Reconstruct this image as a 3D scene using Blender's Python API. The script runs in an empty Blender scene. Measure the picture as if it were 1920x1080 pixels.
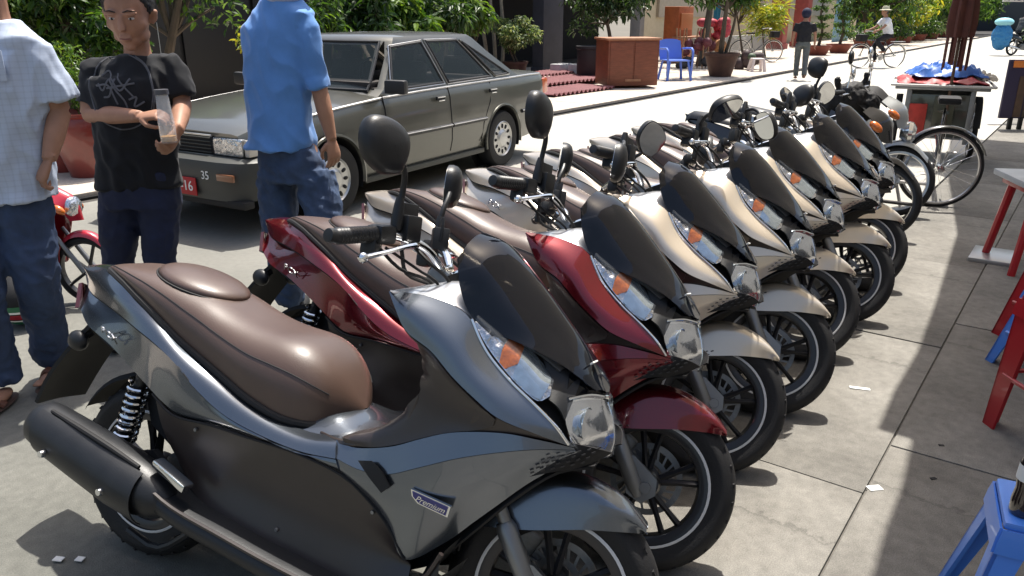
import bpy, bmesh, math, random
import numpy as np
from mathutils import Vector, Matrix, noise
random.seed(7); RNG = np.random.default_rng(7)
R = math.radians
SC = bpy.context.scene
COL = SC.collection

# ------------------------------------------------------------------ camera, light, exposure
FPX, PITCH, CAMH = 1471.45, 19.3576, 1.5787
cam = bpy.data.cameras.new('camera'); camo = bpy.data.objects.new('camera', cam); COL.objects.link(camo)
cam.sensor_width = 36.0; cam.lens = 36.0*FPX/1920.0; cam.clip_start = 0.05; cam.clip_end = 600
camo.location = (0, 0, CAMH); camo.rotation_euler = (R(90-PITCH), 0, 0)
SC.camera = camo
SUN_UP = Vector((0.14, 0.36, 1.0)).normalized()       # from the ground towards the sun
world = bpy.data.worlds.new('World'); SC.world = world; world.use_nodes = True
wn = world.node_tree; bg = wn.nodes['Background']
sky = wn.nodes.new('ShaderNodeTexSky'); sky.sky_type = 'NISHITA'; sky.sun_disc = False
sky.sun_elevation = math.asin(SUN_UP.z); sky.sun_rotation = math.atan2(SUN_UP.x, SUN_UP.y)
sky.air_density = 1.3; sky.dust_density = 5.0; sky.ozone_density = 1.0
wn.links.new(sky.outputs[0], bg.inputs[0]); bg.inputs[1].default_value = 0.12
sl = bpy.data.lights.new('sun', 'SUN'); sl.energy = 4.9; sl.angle = R(0.55); sl.color = (1.0, 0.955, 0.88)
so = bpy.data.objects.new('sun', sl); COL.objects.link(so)
so.rotation_euler = SUN_UP.to_track_quat('Z', 'Y').to_euler(); so.location = (3, 8, 20)
SC.view_settings.view_transform = 'Standard'; SC.view_settings.look = 'None'
SC.view_settings.exposure = 0.74; SC.view_settings.gamma = 1.0; SC.view_settings.use_curve_mapping = False
SC.render.engine = 'CYCLES'
SC.cycles.max_bounces = 7; SC.cycles.transparent_max_bounces = 12; SC.cycles.caustics_reflective = False; SC.cycles.caustics_refractive = False
SC.cycles.sample_clamp_indirect = 6.0

# ------------------------------------------------------------------ materials
MATS = {}
def srgb(h):
    h = h.lstrip('#'); v = [int(h[i:i+2], 16)/255 for i in (0, 2, 4)]
    return tuple((c/12.92 if c <= .04045 else ((c+.055)/1.055)**2.4) for c in v)
def mat(name, col, rough=0.6, metal=0.0, coat=0.0, var=0.0, vscale=8.0, bump=0.0, bscale=60.0, spec=None,
        trans=0.0, alpha=1.0, ior=1.45, emit=None, sheen=0.0, flake=0.0, stretch=None, coatr=0.05, dust=0.0):
    if name in MATS: return MATS[name]
    m = bpy.data.materials.new(name); m.use_nodes = True; MATS[name] = m
    nt = m.node_tree; b = nt.nodes['Principled BSDF']; L = nt.links.new
    if isinstance(col, str): col = srgb(col)
    b.inputs['Base Color'].default_value = (*col, 1); b.inputs['Roughness'].default_value = rough
    b.inputs['Metallic'].default_value = metal; b.inputs['Coat Weight'].default_value = coat
    b.inputs['Coat Roughness'].default_value = coatr
    b.inputs['IOR'].default_value = ior; b.inputs['Transmission Weight'].default_value = trans
    b.inputs['Alpha'].default_value = alpha
    if spec is not None: b.inputs['Specular IOR Level'].default_value = spec
    if sheen: b.inputs['Sheen Weight'].default_value = sheen
    if emit: b.inputs['Emission Color'].default_value = (*emit[0], 1); b.inputs['Emission Strength'].default_value = emit[1]
    tc = nt.nodes.new('ShaderNodeTexCoord'); src = tc.outputs['Object']
    if stretch:
        mp = nt.nodes.new('ShaderNodeMapping'); mp.inputs['Scale'].default_value = stretch
        L(src, mp.inputs[0]); src = mp.outputs[0]
    if var or dust:
        n = nt.nodes.new('ShaderNodeTexNoise'); n.inputs['Scale'].default_value = vscale
        n.inputs['Detail'].default_value = 6; n.inputs['Roughness'].default_value = .65
        L(src, n.inputs['Vector'])
        mr = nt.nodes.new('ShaderNodeMapRange'); mr.inputs[1].default_value = .3; mr.inputs[2].default_value = .7
        mr.inputs[3].default_value = 1-var; mr.inputs[4].default_value = 1+var
        L(n.outputs[0], mr.inputs[0])
        mx = nt.nodes.new('ShaderNodeMix'); mx.data_type = 'RGBA'; mx.blend_type = 'MULTIPLY'; mx.inputs[0].default_value = 1
        mx.inputs[6].default_value = (*col, 1); L(mr.outputs[0], mx.inputs[7]); L(mx.outputs[2], b.inputs['Base Color'])
        mr2 = nt.nodes.new('ShaderNodeMapRange'); mr2.inputs[3].default_value = max(.02, rough-.5*var*rough); mr2.inputs[4].default_value = min(1, rough+.6*var*rough)
        L(n.outputs[0], mr2.inputs[0]); L(mr2.outputs[0], b.inputs['Roughness'])
    if bump or flake:
        n2 = nt.nodes.new('ShaderNodeTexNoise'); n2.inputs['Scale'].default_value = bscale; n2.inputs['Detail'].default_value = 5
        L(src, n2.inputs['Vector'])
        bp = nt.nodes.new('ShaderNodeBump'); bp.inputs['Strength'].default_value = bump or flake; bp.inputs['Distance'].default_value = 0.01 if bump else .002
        L(n2.outputs[0], bp.inputs['Height']); L(bp.outputs[0], b.inputs['Normal'])
    return m

P_GREY = mat('paint_grey', (0.125, 0.142, 0.165), .25, .9, coat=1.0, flake=.018, bscale=900)
P_RED = mat('paint_red', (0.16, 0.005, 0.012), .2, .6, coat=1.0, flake=.018, bscale=900)
P_CHAMP = mat('paint_champagne', (0.66, 0.575, 0.465), .28, .5, coat=1.0, flake=.018, bscale=900)
BROWNP = mat('brown_plastic', (0.024, 0.017, 0.0155), .36, 0, coat=.35, coatr=.25, var=.15)
BLACKP = mat('black_plastic', (0.010, 0.011, 0.013), .42, var=.2, vscale=20, bump=.06, bscale=300)
MATTE = mat('dark_matte', (0.006, 0.006, 0.007), .7, var=.25)
SEATM = mat('brown_vinyl', (0.074, 0.045, 0.034), .43, 0, coat=.38, coatr=.27, var=.1, vscale=6, bump=.12, bscale=420)
RUBBER = mat('tyre_rubber', (0.008, 0.008, 0.009), .68, var=.35, vscale=14, bump=.15, bscale=160)
RIMM = mat('rim_black', (0.03, 0.03, 0.033), .4, .5, coat=.3)
STRIPE = mat('rim_stripe', (0.62, 0.62, 0.62), .4)
CHROME = mat('chrome', (0.78, 0.79, 0.8), .12, 1.0)
STEEL = mat('steel', (0.5, 0.5, 0.5), .32, 1.0, var=.15)
FORKM = mat('fork_grey', (0.21, 0.215, 0.22), .38, .75, coat=.3)
ALLOY = mat('alloy', (0.22, 0.22, 0.215), .45, .8, var=.25, vscale=25)
SCREEN = mat('tinted_screen', (0.003, 0.004, 0.007), .03, 0, spec=.48, alpha=.90)
LENS = mat('clear_lens', (0.42, 0.5, 0.56), .10, 0.8, coat=1.0, var=.25, vscale=30)
REFLH = mat('headlamp_chrome', (0.85, 0.87, 0.9), .10, 1.0, bump=.22, bscale=11)
REFL = mat('reflector_chrome', (0.62, 0.64, 0.67), .12, 1.0, bump=1.0, bscale=34, var=.3, vscale=40)
AMBER = mat('amber_lens', (0.55, 0.13, 0.01), .15, .1, coat=1.0, var=.5, vscale=60)
REDLENS = mat('red_lens', (0.05, 0.006, 0.006), .12, 0, coat=1.0)
DASHM = mat('dash_silver', (0.5, 0.51, 0.53), .3, .6, coat=.6)
MIRG = mat('mirror_glass', (0.75, 0.77, 0.78), .04, 1.0)
WHITE = mat('white_plastic', (0.75, 0.75, 0.72), .45)
BADGEB = mat('badge_blue', (0.03, 0.03, 0.16), .3, .3, coat=.5)

# ------------------------------------------------------------------ mesh helpers
def crom(P, n):
    P = np.asarray(P, float)
    if len(P) == 2:
        t = np.linspace(0, 1, n)[:, None]; return P[0]*(1-t)+P[1]*t
    Q = np.vstack([2*P[0]-P[1], P, 2*P[-1]-P[-2]]); out = []
    for i in range(1, len(Q)-2):
        t = np.linspace(0, 1, 12, endpoint=(i == len(Q)-3))[:, None]
        a, b, c, d = Q[i-1], Q[i], Q[i+1], Q[i+2]
        out.append(.5*((2*b)+(c-a)*t+(2*a-5*b+4*c-d)*t*t+(-a+3*b-3*c+d)*t**3))
    C = np.vstack(out); s = np.r_[0, np.cumsum(np.linalg.norm(np.diff(C, axis=0), axis=1))]
    u = np.linspace(0, s[-1], n)
    return np.stack([np.interp(u, s, C[:, k]) for k in range(3)], 1)
class MB:
    def __init__(s): s.v = []; s.f = []; s.mi = []; s.cur = 0
    def add(s, V, F):
        o = len(s.v); s.v += [tuple(map(float, p)) for p in V]; s.f += [tuple(i+o for i in f) for f in F]; s.mi += [s.cur]*len(F); return s
    def box(s, c, d, rot=None, bev=0.0, M=None):
        bm = bmesh.new(); bmesh.ops.create_cube(bm, size=1)
        for v in bm.verts: v.co = Vector((v.co.x*d[0], v.co.y*d[1], v.co.z*d[2]))
        if bev: bmesh.ops.bevel(bm, geom=list(bm.edges), offset=bev, segments=2, profile=.6, affect='EDGES')
        T = Matrix.Translation(c)
        if rot is not None: T = T @ (rot if isinstance(rot, Matrix) else Matrix.Rotation(rot, 4, 'Z'))
        if M is not None: T = M @ T
        bm.verts.index_update()
        V = [T @ v.co for v in bm.verts]; F = [[v.index for v in f.verts] for f in bm.faces]; bm.free()
        return s.add(V, F)
    def tube(s, P, r, n=10, cap=True, res=None, flat=1.0, up=None):
        P = np.asarray(P, float)
        if res: 
            m = len(P); rr = np.interp(np.linspace(0, 1, res), np.linspace(0, 1, m), r if hasattr(r, '__len__') else [r]*m); P = crom(P, res); r = rr
        k = len(P); r = np.asarray(r if hasattr(r, '__len__') else [r]*k, float)
        T = np.gradient(P, axis=0); T /= np.linalg.norm(T, axis=1)[:, None]+1e-12
        u = np.array(up, float) if up is not None else (np.array([0, 0, 1.]) if abs(T[0][2]) < .9 else np.array([1., 0, 0]))
        V = []; a = np.arange(n)/n*2*np.pi
        for i in range(k):
            if up is not None: u = np.array(up, float)
            u = u-T[i]*(u@T[i]); u /= np.linalg.norm(u)+1e-12; w = np.cross(T[i], u)
            V += list(P[i]+r[i]*(np.cos(a)[:, None]*u*flat+np.sin(a)[:, None]*w))
        F = [(i*n+j, i*n+(j+1) % n, (i+1)*n+(j+1) % n, (i+1)*n+j) for i in range(k-1) for j in range(n)]
        if cap: F += [tuple(range(n))[::-1], tuple(range((k-1)*n, k*n))]
        return s.add(V, F)
    def lathe(s, prof, c=(0, 0, 0), ax='Z', n=24, M=None, a0=0, a1=2*math.pi):
        full = abs(a1-a0-2*math.pi) < 1e-6; k = len(prof); N = n if full else n+1; V = []
        for j in range(N):
            a = a0+(a1-a0)*j/n
            for (r, h) in prof:
                x, y = r*math.cos(a), r*math.sin(a)
                p = Vector((x, y, h)) if ax == 'Z' else (Vector((x, h, y)) if ax == 'Y' else Vector((h, x, y)))
                if M is not None: p = M @ p
                V.append(p+Vector(c))
        F = [(j*k+i, ((j+1) % N)*k+i, ((j+1) % N)*k+i+1, j*k+i+1) for j in range(n) for i in range(k-1)]
        return s.add(V, F)
    def ball(s, c, r, n=14, m=9, M=None):
        r = r if hasattr(r, '__len__') else (r, r, r); V = []; F = []
        for i in range(m+1):
            t = math.pi*i/m
            for j in range(n):
                a = 2*math.pi*j/n; p = Vector((r[0]*math.sin(t)*math.cos(a), r[1]*math.sin(t)*math.sin(a), r[2]*math.cos(t)))
                if M is not None: p = M @ p
                V.append(p+Vector(c))
        for i in range(m):
            for j in range(n): F.append((i*n+j, (i+1)*n+j, (i+1)*n+(j+1) % n, i*n+(j+1) % n))
        return s.add(V, F)
    def grid(s, G, thick=0.0, flip=False):
        G = np.asarray(G, float); a, b = G.shape[:2]
        q = lambda o: [(o+i*b+j, o+i*b+j+1, o+(i+1)*b+j+1, o+(i+1)*b+j) for i in range(a-1) for j in range(b-1)]
        if not thick:
            F = q(0); return s.add(G.reshape(-1, 3), [f[::-1] for f in F] if flip else F)
        du = np.gradient(G, axis=0); dv = np.gradient(G, axis=1); N = np.cross(du, dv); N /= np.linalg.norm(N, axis=2)[:, :, None]+1e-9
        if flip: N = -N
        B = G+N*thick; V = np.vstack([G.reshape(-1, 3), B.reshape(-1, 3)]); o = a*b
        F = q(0)+[f[::-1] for f in q(o)]
        ring = [i*b for i in range(a)]+[(a-1)*b+j for j in range(1, b)]+[i*b+b-1 for i in range(a-2, -1, -1)]+[j for j in range(b-2, 0, -1)]
        for i in range(len(ring)):
            p, r_ = ring[i], ring[(i+1) % len(ring)]; F.append((p, r_, o+r_, o+p))
        return s.add(V, F)
    def loft(s, rails, n=28, m=4, thick=0.0, flip=False):
        C = np.stack([crom(r, n) for r in rails]); k = len(rails); rows = (k-1)*m+1
        G = np.stack([crom(C[:, j], rows) if k > 2 else C[0, j]+(C[1, j]-C[0, j])*np.linspace(0, 1, rows)[:, None] for j in range(n)], 1)
        return s.grid(G, thick, flip)
    def poly(s, pts, depth=None):
        n = len(pts)
        if depth is None: return s.add(pts, [tuple(range(n))])
        d = Vector(depth); V = [Vector(p) for p in pts]+[Vector(p)+d for p in pts]
        return s.add(V, [tuple(range(n))[::-1], tuple(range(n, 2*n))]+[(i, (i+1) % n, n+(i+1) % n, n+i) for i in range(n)])
    def mirror(s):
        V = [(x, -y, z) for x, y, z in s.v]; t = MB(); t.v = V; t.f = [f[::-1] for f in s.f]; t.mi = list(s.mi); return t
    def build(s, name, m, parent=None, smooth=35, fix=True):
        me = bpy.data.meshes.new(name); me.from_pydata(s.v, [], s.f)
        ms = m if isinstance(m, (list, tuple)) else [m]
        for q in ms: me.materials.append(q)
        if len(ms) > 1: me.polygons.foreach_set('material_index', s.mi)
        if fix:
            bm = bmesh.new(); bm.from_mesh(me); bmesh.ops.remove_doubles(bm, verts=bm.verts, dist=1e-5)
            bmesh.ops.recalc_face_normals(bm, faces=bm.faces); bm.to_mesh(me); bm.free()
        me.validate()
        if smooth: me.shade_smooth(); me.set_sharp_from_angle(angle=R(smooth))
        o = bpy.data.objects.new(name, me); COL.objects.link(o)
        if parent is not None: o.parent = parent
        return o
def thing(name, label, cat, loc=(0, 0, 0), rz=0.0, group=None):
    o = bpy.data.objects.new(name, None); COL.objects.link(o); o.location = loc; o.rotation_euler = (0, 0, rz)
    o.empty_display_size = .2; return tag(o, label, cat, group)
def tag(o, label, cat, group=None, kind=None):
    o['label'] = label; o['category'] = cat
    if group: o['group'] = group
    if kind: o['kind'] = kind
    return o
def struct(o, label=None, kind='structure'):
    o['kind'] = kind
    if label: o['label'] = label
    return o
def copy_tree(o, parent=None):
    c = o.copy(); COL.objects.link(c)
    if parent is not None: c.parent = parent
    for ch in list(o.children): copy_tree(ch, c)
    return c
def text_mesh(txt, size, depth=0.002, shear=0.0, align='CENTER'):
    cu = bpy.data.curves.new('t', 'FONT'); cu.body = txt; cu.size = size; cu.extrude = depth; cu.shear = shear; cu.align_x = align; cu.align_y = 'CENTER'; cu.resolution_u = 3
    ob = bpy.data.objects.new('t', cu); COL.objects.link(ob); dg = bpy.context.evaluated_depsgraph_get()
    me = bpy.data.meshes.new_from_object(ob.evaluated_get(dg)); bpy.data.objects.remove(ob); bpy.data.curves.remove(cu)
    me.materials.clear(); return me
def text_obj(name, txt, size, m, M, parent, depth=.002, shear=0.0):
    me = text_mesh(txt, size, depth, shear); me.transform(M); me.materials.append(m)
    o = bpy.data.objects.new(name, me); COL.objects.link(o)
    if parent: o.parent = parent
    return o
def frame(origin, xdir, ydir):
    x = Vector(xdir).normalized(); z = x.cross(Vector(ydir)).normalized(); y = z.cross(x)
    M = Matrix((x, y, z)).transposed().to_4x4(); M.translation = Vector(origin); return M
def pix(px, py, z=0.0):
    """ground point (height z) seen at a pixel of the 1920-wide photograph: used to survey positions"""
    a = (px-960)/FPX; b = -(py-540)/FPX; p = R(PITCH)
    d = Vector((a, math.cos(p)+b*math.sin(p), -math.sin(p)+b*math.cos(p))); t = (z-CAMH)/d.z
    return Vector((0, 0, CAMH))+d*t
def pixd(px, py, Y):
    """point at world depth Y on the ray of a pixel"""
    a = (px-960)/FPX; b = -(py-540)/FPX; p = R(PITCH)
    d = Vector((a, math.cos(p)+b*math.sin(p), -math.sin(p)+b*math.cos(p)))
    return Vector((0, 0, CAMH))+d*(Y/d.y)
# ------------------------------------------------------------------ scooters (x forward, y left, z up, origin under the rear axle)
RAKE = R(27); SO = Vector((1.391, 0, 0)); SAX = Vector((-math.sin(RAKE), 0, math.cos(RAKE)))
def steer_mat(a): return Matrix.Translation(SO) @ Matrix.Rotation(a, 4, SAX) @ Matrix.Translation(-SO)
def wheel_parts(parent, cx, cz, ro, tw, steered, front):
    made = []
    g = MB(); ri = .185; k = []
    for i in range(15):
        a = -1.35+2.7*i/14; k.append((ro-tw*.55+tw*.55*math.cos(a), tw*.5*math.sin(a)*1.12))
    prof = [(ri, -tw*.36)]+k+[(ri, tw*.36)]
    g.lathe(prof, (cx, 0, cz), 'Y', 64)
    for i in range(30):                                    # tread blocks
        for sd in (-1, 1):
            a = 2*math.pi*(i+(.5 if sd > 0 else 0))/30; c, s_ = math.cos(a), math.sin(a)
            p = Vector((cx+c*(ro-.0098), sd*tw*.21, cz+s_*(ro-.0098)))
            g.box(p, (.006, tw*.30, .012), frame((0, 0, 0), (c, 0, s_), (.35*sd*s_, 1, -.35*sd*c)))
    ty = g.build('tyre', RUBBER, parent, 50); made.append(ty)
    g = MB()
    g.lathe([(ri+.002, -tw*.36), (ri-.012, -tw*.37), (ri-.03, -tw*.30), (ri-.035, 0), (ri-.03, tw*.30), (ri-.012, tw*.37), (ri+.002, tw*.36)], (cx, 0, cz), 'Y', 56)
    g.lathe([(.0, -.045), (.038, -.045), (.045, -.03), (.045, .03), (.038, .045), (0, .045)], (cx, 0, cz), 'Y', 20)
    for i in range(5):
        for da in (-.09, .09):
            a = 2*math.pi*i/5+.35+da; b = 2*math.pi*i/5+.35+da*2.0
            p0 = np.array((cx+.035*math.cos(a), 0, cz+.035*math.sin(a))); p1 = np.array((cx+.16*math.cos(b), 0, cz+.16*math.sin(b)))
            g.tube([p0, (p0+p1)/2, p1], [.013, .009, .011], 6, up=(0, 1, 0), flat=1.5)
    made.append(g.build('rim', RIMM, parent, 40))
    for sd in (-1, 1):
        g = MB(); g.lathe([(ri+.0035, sd*tw*.40), (ri-.002, sd*tw*.425), (ri-.0045, sd*tw*.41)], (cx, 0, cz), 'Y', 56)
        made.append(g.build('rim_stripe', STRIPE, parent, 60))
    return made
def coil(g, p0, p1, r, wr, turns, n=7):
    p0 = Vector(p0); p1 = Vector(p1); ax = (p1-p0); q = ax.to_track_quat('Z', 'Y').to_matrix()
    P = []
    for i in range(turns*14+1):
        t = i/(turns*14); a = 2*math.pi*turns*t
        P.append(tuple(p0+ax*t+q @ Vector((r*math.cos(a), r*math.sin(a), 0))))
    g.tube(P, wr, n)
def make_scooter():
    root = thing('scooter', '', 'scooter'); paint = []; steered = []; M_ = {}
    def P(g, name, m, both=False, sm=35):
        a = g.build(name, m, root, sm); r = [a]
        if both: r.append(g.mirror().build(name, m, root, sm))
        for q in r:
            if m is P_GREY: q['pt'] = 1
            if steered: q['st'] = 1
        return r
    R0 = [(-.336, -.006, .846), (-.255, -.034, .858), (-.17, -.066, .860), (-.10, -.096, .846), (-.03, -.122, .828), (.11, -.14, .78), (.22, -.145, .715), (.36, -.15, .652), (.47, -.15, .605), (.58, -.15, .572), (.68, -.15, .56), (.765, -.155, .572)]
    R1 = [(-.338, -.012, .832), (-.27, -.052, .796), (-.20, -.088, .783), (-.12, -.12, .776), (-.02, -.148, .758), (.076, -.172, .734), (.16, -.187, .710), (.25, -.197, .672), (.33, -.2, .618), (.43, -.2, .568), (.55, -.2, .54), (.68, -.2, .525), (.79, -.2, .53)]
    R15 = [(-.318, -.044, .770), (-.245, -.086, .745), (-.15, -.122, .728), (-.03, -.150, .705), (.08, -.172, .67), (.18, -.188, .625), (.27, -.196, .578), (.34, -.198, .558), (.43, -.2, .548), (.55, -.2, .532), (.68, -.2, .522), (.80, -.2, .51)]
    R2 = [(-.296, -.058, .735), (-.21, -.098, .694), (-.12, -.125, .675), (-.05, -.142, .658), (.058, -.165, .618), (.137, -.180, .586), (.20, -.183, .553), (.27, -.185, .530), (.39, -.19, .53), (.52, -.19, .524), (.67, -.19, .518), (.81, -.19, .494)]
    g = MB(); g.loft([R0, [(a[0]*.5+b[0]*.5, (a[1]+b[1])*.5-.007, (a[2]+b[2])*.5+.006) for a, b in zip(crom(R0, 14), crom(R1, 14))], R1], 40, 4, .004, True); P(g, 'tail_panel', P_GREY, True, 50)
    INS = lambda rl, k: [(x+.012*k*max(0, min(1, (.26-x)/.4)), y+.030*k*max(0, min(1, (.26-x)/.4))*min(1, -y/.06), z-.006*k*max(0, min(1, (.26-x)/.4))) for x, y, z in rl]
    g = MB(); g.loft([[(x, y+.002, z-.002) for x, y, z in R1], INS(R1, 1)], 40, 2, .003); P(g, 'panel_fold', MATTE, True, 50)
    g = MB(); g.loft([[(x, y+.002, z-.003) for x, y, z in INS(R1, 1)], INS(R15, .6), R2], 40, 3, .004, True); P(g, 'side_panel', P_GREY, True, 50)
    # tail top between the panels
    g = MB(); g.loft([[(-.336, -.006, .847), (-.255, -.034, .859), (-.15, -.072, .860)], [(-.34, 0, .850), (-.255, 0, .866), (-.15, 0, .872)], [(-.336, .006, .847), (-.255, .034, .859), (-.15, .072, .860)]], 10, 3, .01); P(g, 'tail_cap', P_GREY)
    # tail lamp and dark underside
    g = MB(); g.loft([[(-.325, -.03, .80), (-.285, -.068, .73)], [(-.33, 0, .79), (-.31, 0, .715)], [(-.325, .03, .80), (-.285, .068, .73)]], 6, 5, .012); P(g, 'tail_light', REDLENS)
    g = MB(); g.loft([[(-.285, -.055, .732), (-.12, -.12, .68), (.05, -.15, .63), (.2, -.15, .55)], [(-.30, 0, .70), (-.12, 0, .64), (.05, 0, .60), (.2, 0, .52)], [(-.285, .055, .732), (-.12, .12, .68), (.05, .15, .63), (.2, .15, .55)]], 12, 5, .01); P(g, 'undertail', MATTE)
    for sd in (-1, 1):                                     # rear blinkers
        g = MB(); g.ball((-.262, sd*.082, .632), (.038, .024, .032), 14, 9); g.tube([(-.25, sd*.05, .66), (-.262, sd*.085, .635)], .018, 8); P(g, 'rear_blinker', BLACKP)
    # plate holder and rear mudguard
    g = MB(); g.loft([[(-.20, -.075, .70), (-.29, -.085, .60), (-.37, -.09, .50), (-.43, -.085, .40)], [(-.22, 0, .70), (-.31, 0, .60), (-.39, 0, .50), (-.445, 0, .40)], [(-.20, .075, .70), (-.29, .085, .60), (-.37, .09, .50), (-.43, .085, .40)]], 10, 4, .012); P(g, 'rear_mudguard', MATTE)
    g = MB(); g.lathe([(.285, -.06), (.30, -.045), (.303, 0), (.30, .045), (.285, .06)], (0, 0, .268), 'Y', 16, a0=R(35), a1=R(150)); P(g, 'wheel_hugger', MATTE)
    # brown lower cover
    T = [(.16, -.170, .562), (.25, -.180, .522), (.39, -.187, .525), (.52, -.187, .519), (.67, -.187, .513), (.81, -.187, .489), (.89, -.187, .447), (.95, -.186, .398), (1.0, -.184, .33)]
    Bt = [(.23, -.14, .38), (.35, -.18, .315), (.5, -.19, .285), (.66, -.19, .255), (.8, -.19, .235), (.93, -.19, .245), (1.01, -.18, .29)]
    g = MB(); g.loft([T, [(x, -.168, z) for (x, y, z) in [tuple((a+b)/2) for a, b in zip(crom(T, 12), crom(Bt, 12))]], Bt], 30, 5, .004, True); P(g, 'lower_cover', BROWNP, True, 50)
    # seam strip along the top of the cover
    g = MB(); g.tube([(x, y-.008, z+.002) for x, y, z in T], .0035, 6, res=30); P(g, 'cover_seam', MATTE, True)
    # footboard with raised lip
    fb = lambda y, dz, dx=0: [(.22+dx, y, .365+dz), (.34+dx, y, .318+dz), (.5, y, .288+dz), (.68, y, .258+dz), (.86, y, .240+dz), (.98, y, .262+dz), (1.09, y, .345+dz), (1.13, y, .415+dz)]
    g = MB(); g.loft([fb(-.17, .0), fb(-.235, -.004), fb(-.262, -.012), fb(-.266, -.035), fb(-.25, -.06), fb(-.12, -.07)], 32, 3); P(g, 'footboard', BLACKP, True, 60)
    g = MB(); g.tube([(x, y, z) for x, y, z in fb(-.262, -.006)], .006, 6, res=32); P(g, 'footboard_trim', BROWNP, True)
    # passenger peg
    g = MB(); g.box((.31, -.235, .385), (.125, .035, .022), frame((0, 0, 0), (.92, -.02, -.36), (0, 1, 0)), .006)
    for i in range(5): g.box((.275+.018*i, -.235, .405-.0072*i), (.008, .034, .006), frame((0, 0, 0), (.92, -.02, -.36), (0, 1, 0)))
    P(g, 'foot_peg', CHROME, True)
    # front cowl
    F0 = [(.768, -.172, .566), (.82, -.183, .562), (.88, -.195, .575), (.95, -.2, .597), (1.02, -.2, .63), (1.10, -.2, .662), (1.21, -.19, .682), (1.29, -.165, .678), (1.362, -.132, .668)]
    F1 = [(.79, -.196, .53), (.87, -.213, .525), (.95, -.220, .535), (1.03, -.222, .57), (1.12, -.214, .61), (1.21, -.198, .64), (1.29, -.170, .658), (1.364, -.131, .664)]
    F15 = [(.80, -.197, .51), (.88, -.210, .485), (.95, -.215, .475), (1.04, -.216, .49), (1.12, -.208, .53), (1.20, -.194, .575), (1.285, -.168, .625), (1.366, -.130, .661)]
    F2 = [(.81, -.193, .492), (.89, -.193, .45), (.95, -.192, .40), (1.0, -.19, .33), (1.10, -.185, .40), (1.16, -.18, .46), (1.21, -.174, .51), (1.27, -.158, .57), (1.33, -.138, .62), (1.37, -.125, .658)]
    g = MB(); g.loft([F0, F1], 34, 3, .004, True); P(g, 'cowl_upper', P_GREY, True, 50)
    g = MB(); g.loft([[(x, y+.0015, z-.0015) for x, y, z in F1], F15, F2], 34, 4, .004, True); P(g, 'front_cowl', P_GREY, True, 50)
    g = MB(); g.loft([[(.868, -.216, .548), (.90, -.224, .525), (.945, -.227, .492)], [(.905, -.218, .556), (.94, -.2245, .54), (.965, -.2255, .512)]], 10, 3, .004, True); P(g, 'side_vent', MATTE, True)
    g = MB()
    g.loft([[(1.262, -.166, .585), (1.31, -.15, .64), (1.355, -.133, .678)], [(1.33, -.142, .610), (1.37, -.125, .645), (1.405, -.10, .668)], [(1.365, -.10, .612), (1.40, -.07, .632), (1.425, -.04, .648)]], 10, 4, .004, True); P(g, 'grille', MATTE, True)
    g = MB()
    for i in range(6):
        for j in range(4):
            x = 1.285+.019*i+.011*j; z = .605+.0135*j+.006*i; g.box((x, -.169+.0105*i+.001*j, z), (.009, .003, .0035), frame((0, 0, 0), (.85, .35, .45), (0, 0, 1)), 0)
    P(g, 'grille_mesh', RIMM, True)
    # upper shield
    A = [(.892, -.185, .955), (.97, -.172, .953), (1.05, -.158, .938), (1.092, -.153, .912), (1.12, -.155, .870), (1.151, -.156, .834), (1.206, -.157, .789), (1.268, -.156, .748), (1.32, -.148, .709), (1.362, -.134, .671)]
    E_ = [(.892, -.19, .952), (.918, -.205, .925), (.96, -.212, .872), (1.03, -.215, .838), (1.09, -.215, .79), (1.15, -.208, .748), (1.205, -.2, .716), (1.285, -.172, .692), (1.358, -.136, .670)]
    Mi = [(.895, -.19, .953), (.95, -.205, .925), (1.01, -.208, .895), (1.07, -.207, .860), (1.125, -.203, .805), (1.18, -.195, .765), (1.24, -.18, .732), (1.31, -.158, .702), (1.36, -.134, .671)]
    g = MB(); g.loft([A, Mi, E_], 34, 5, .005, True); P(g, 'shield_panel', P_GREY, True, 50)
    # brown strip between shield and cowl
    g = MB(); g.loft([[(1.15, -.200, .742), (1.205, -.193, .712), (1.285, -.166, .690), (1.36, -.13, .672)], [(1.13, -.192, .668), (1.21, -.185, .683), (1.29, -.16, .680), (1.36, -.128, .668)]], 12, 3, .004, True); P(g, 'shield_trim', BROWNP, True)
    # inner shield
    Ea = [(.905, -.196, .94), (.96, -.205, .868), (1.03, -.208, .832), (1.09, -.208, .785), (1.15, -.203, .742), (1.2, -.195, .708), (1.16, -.192, .68), (1.08, -.193, .655), (1.02, -.193, .63), (.95, -.193, .598), (.88, -.188, .576), (.80, -.175, .566)]
    Cu = lambda y, dx: [(.91+dx, y, .945), (.95+dx, y, .88), (.985+dx, y, .82), (.995+dx, y, .76), (.975+dx, y, .70), (.93, y, .645), (.87, y, .605), (.79, y, .575)]
    g = MB(); g.loft([Ea, Cu(-.175, 0), Cu(-.12, .03), Cu(0, .045), Cu(.12, .03), Cu(.175, 0), [(x, -y, z) for x, y, z in Ea]], 40, 4, .004); P(g, 'inner_shield', BROWNP, sm=60)
    g = MB(); g.tube([(.70, -.14, .562), (.77, -.165, .560), (.84, -.175, .572), (.91, -.178, .602), (.965, -.178, .65), (.99, -.178, .72)], [.004, .009, .011, .011, .009, .004], 8, res=20); P(g, 'shield_rim', BROWNP, True)
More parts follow.
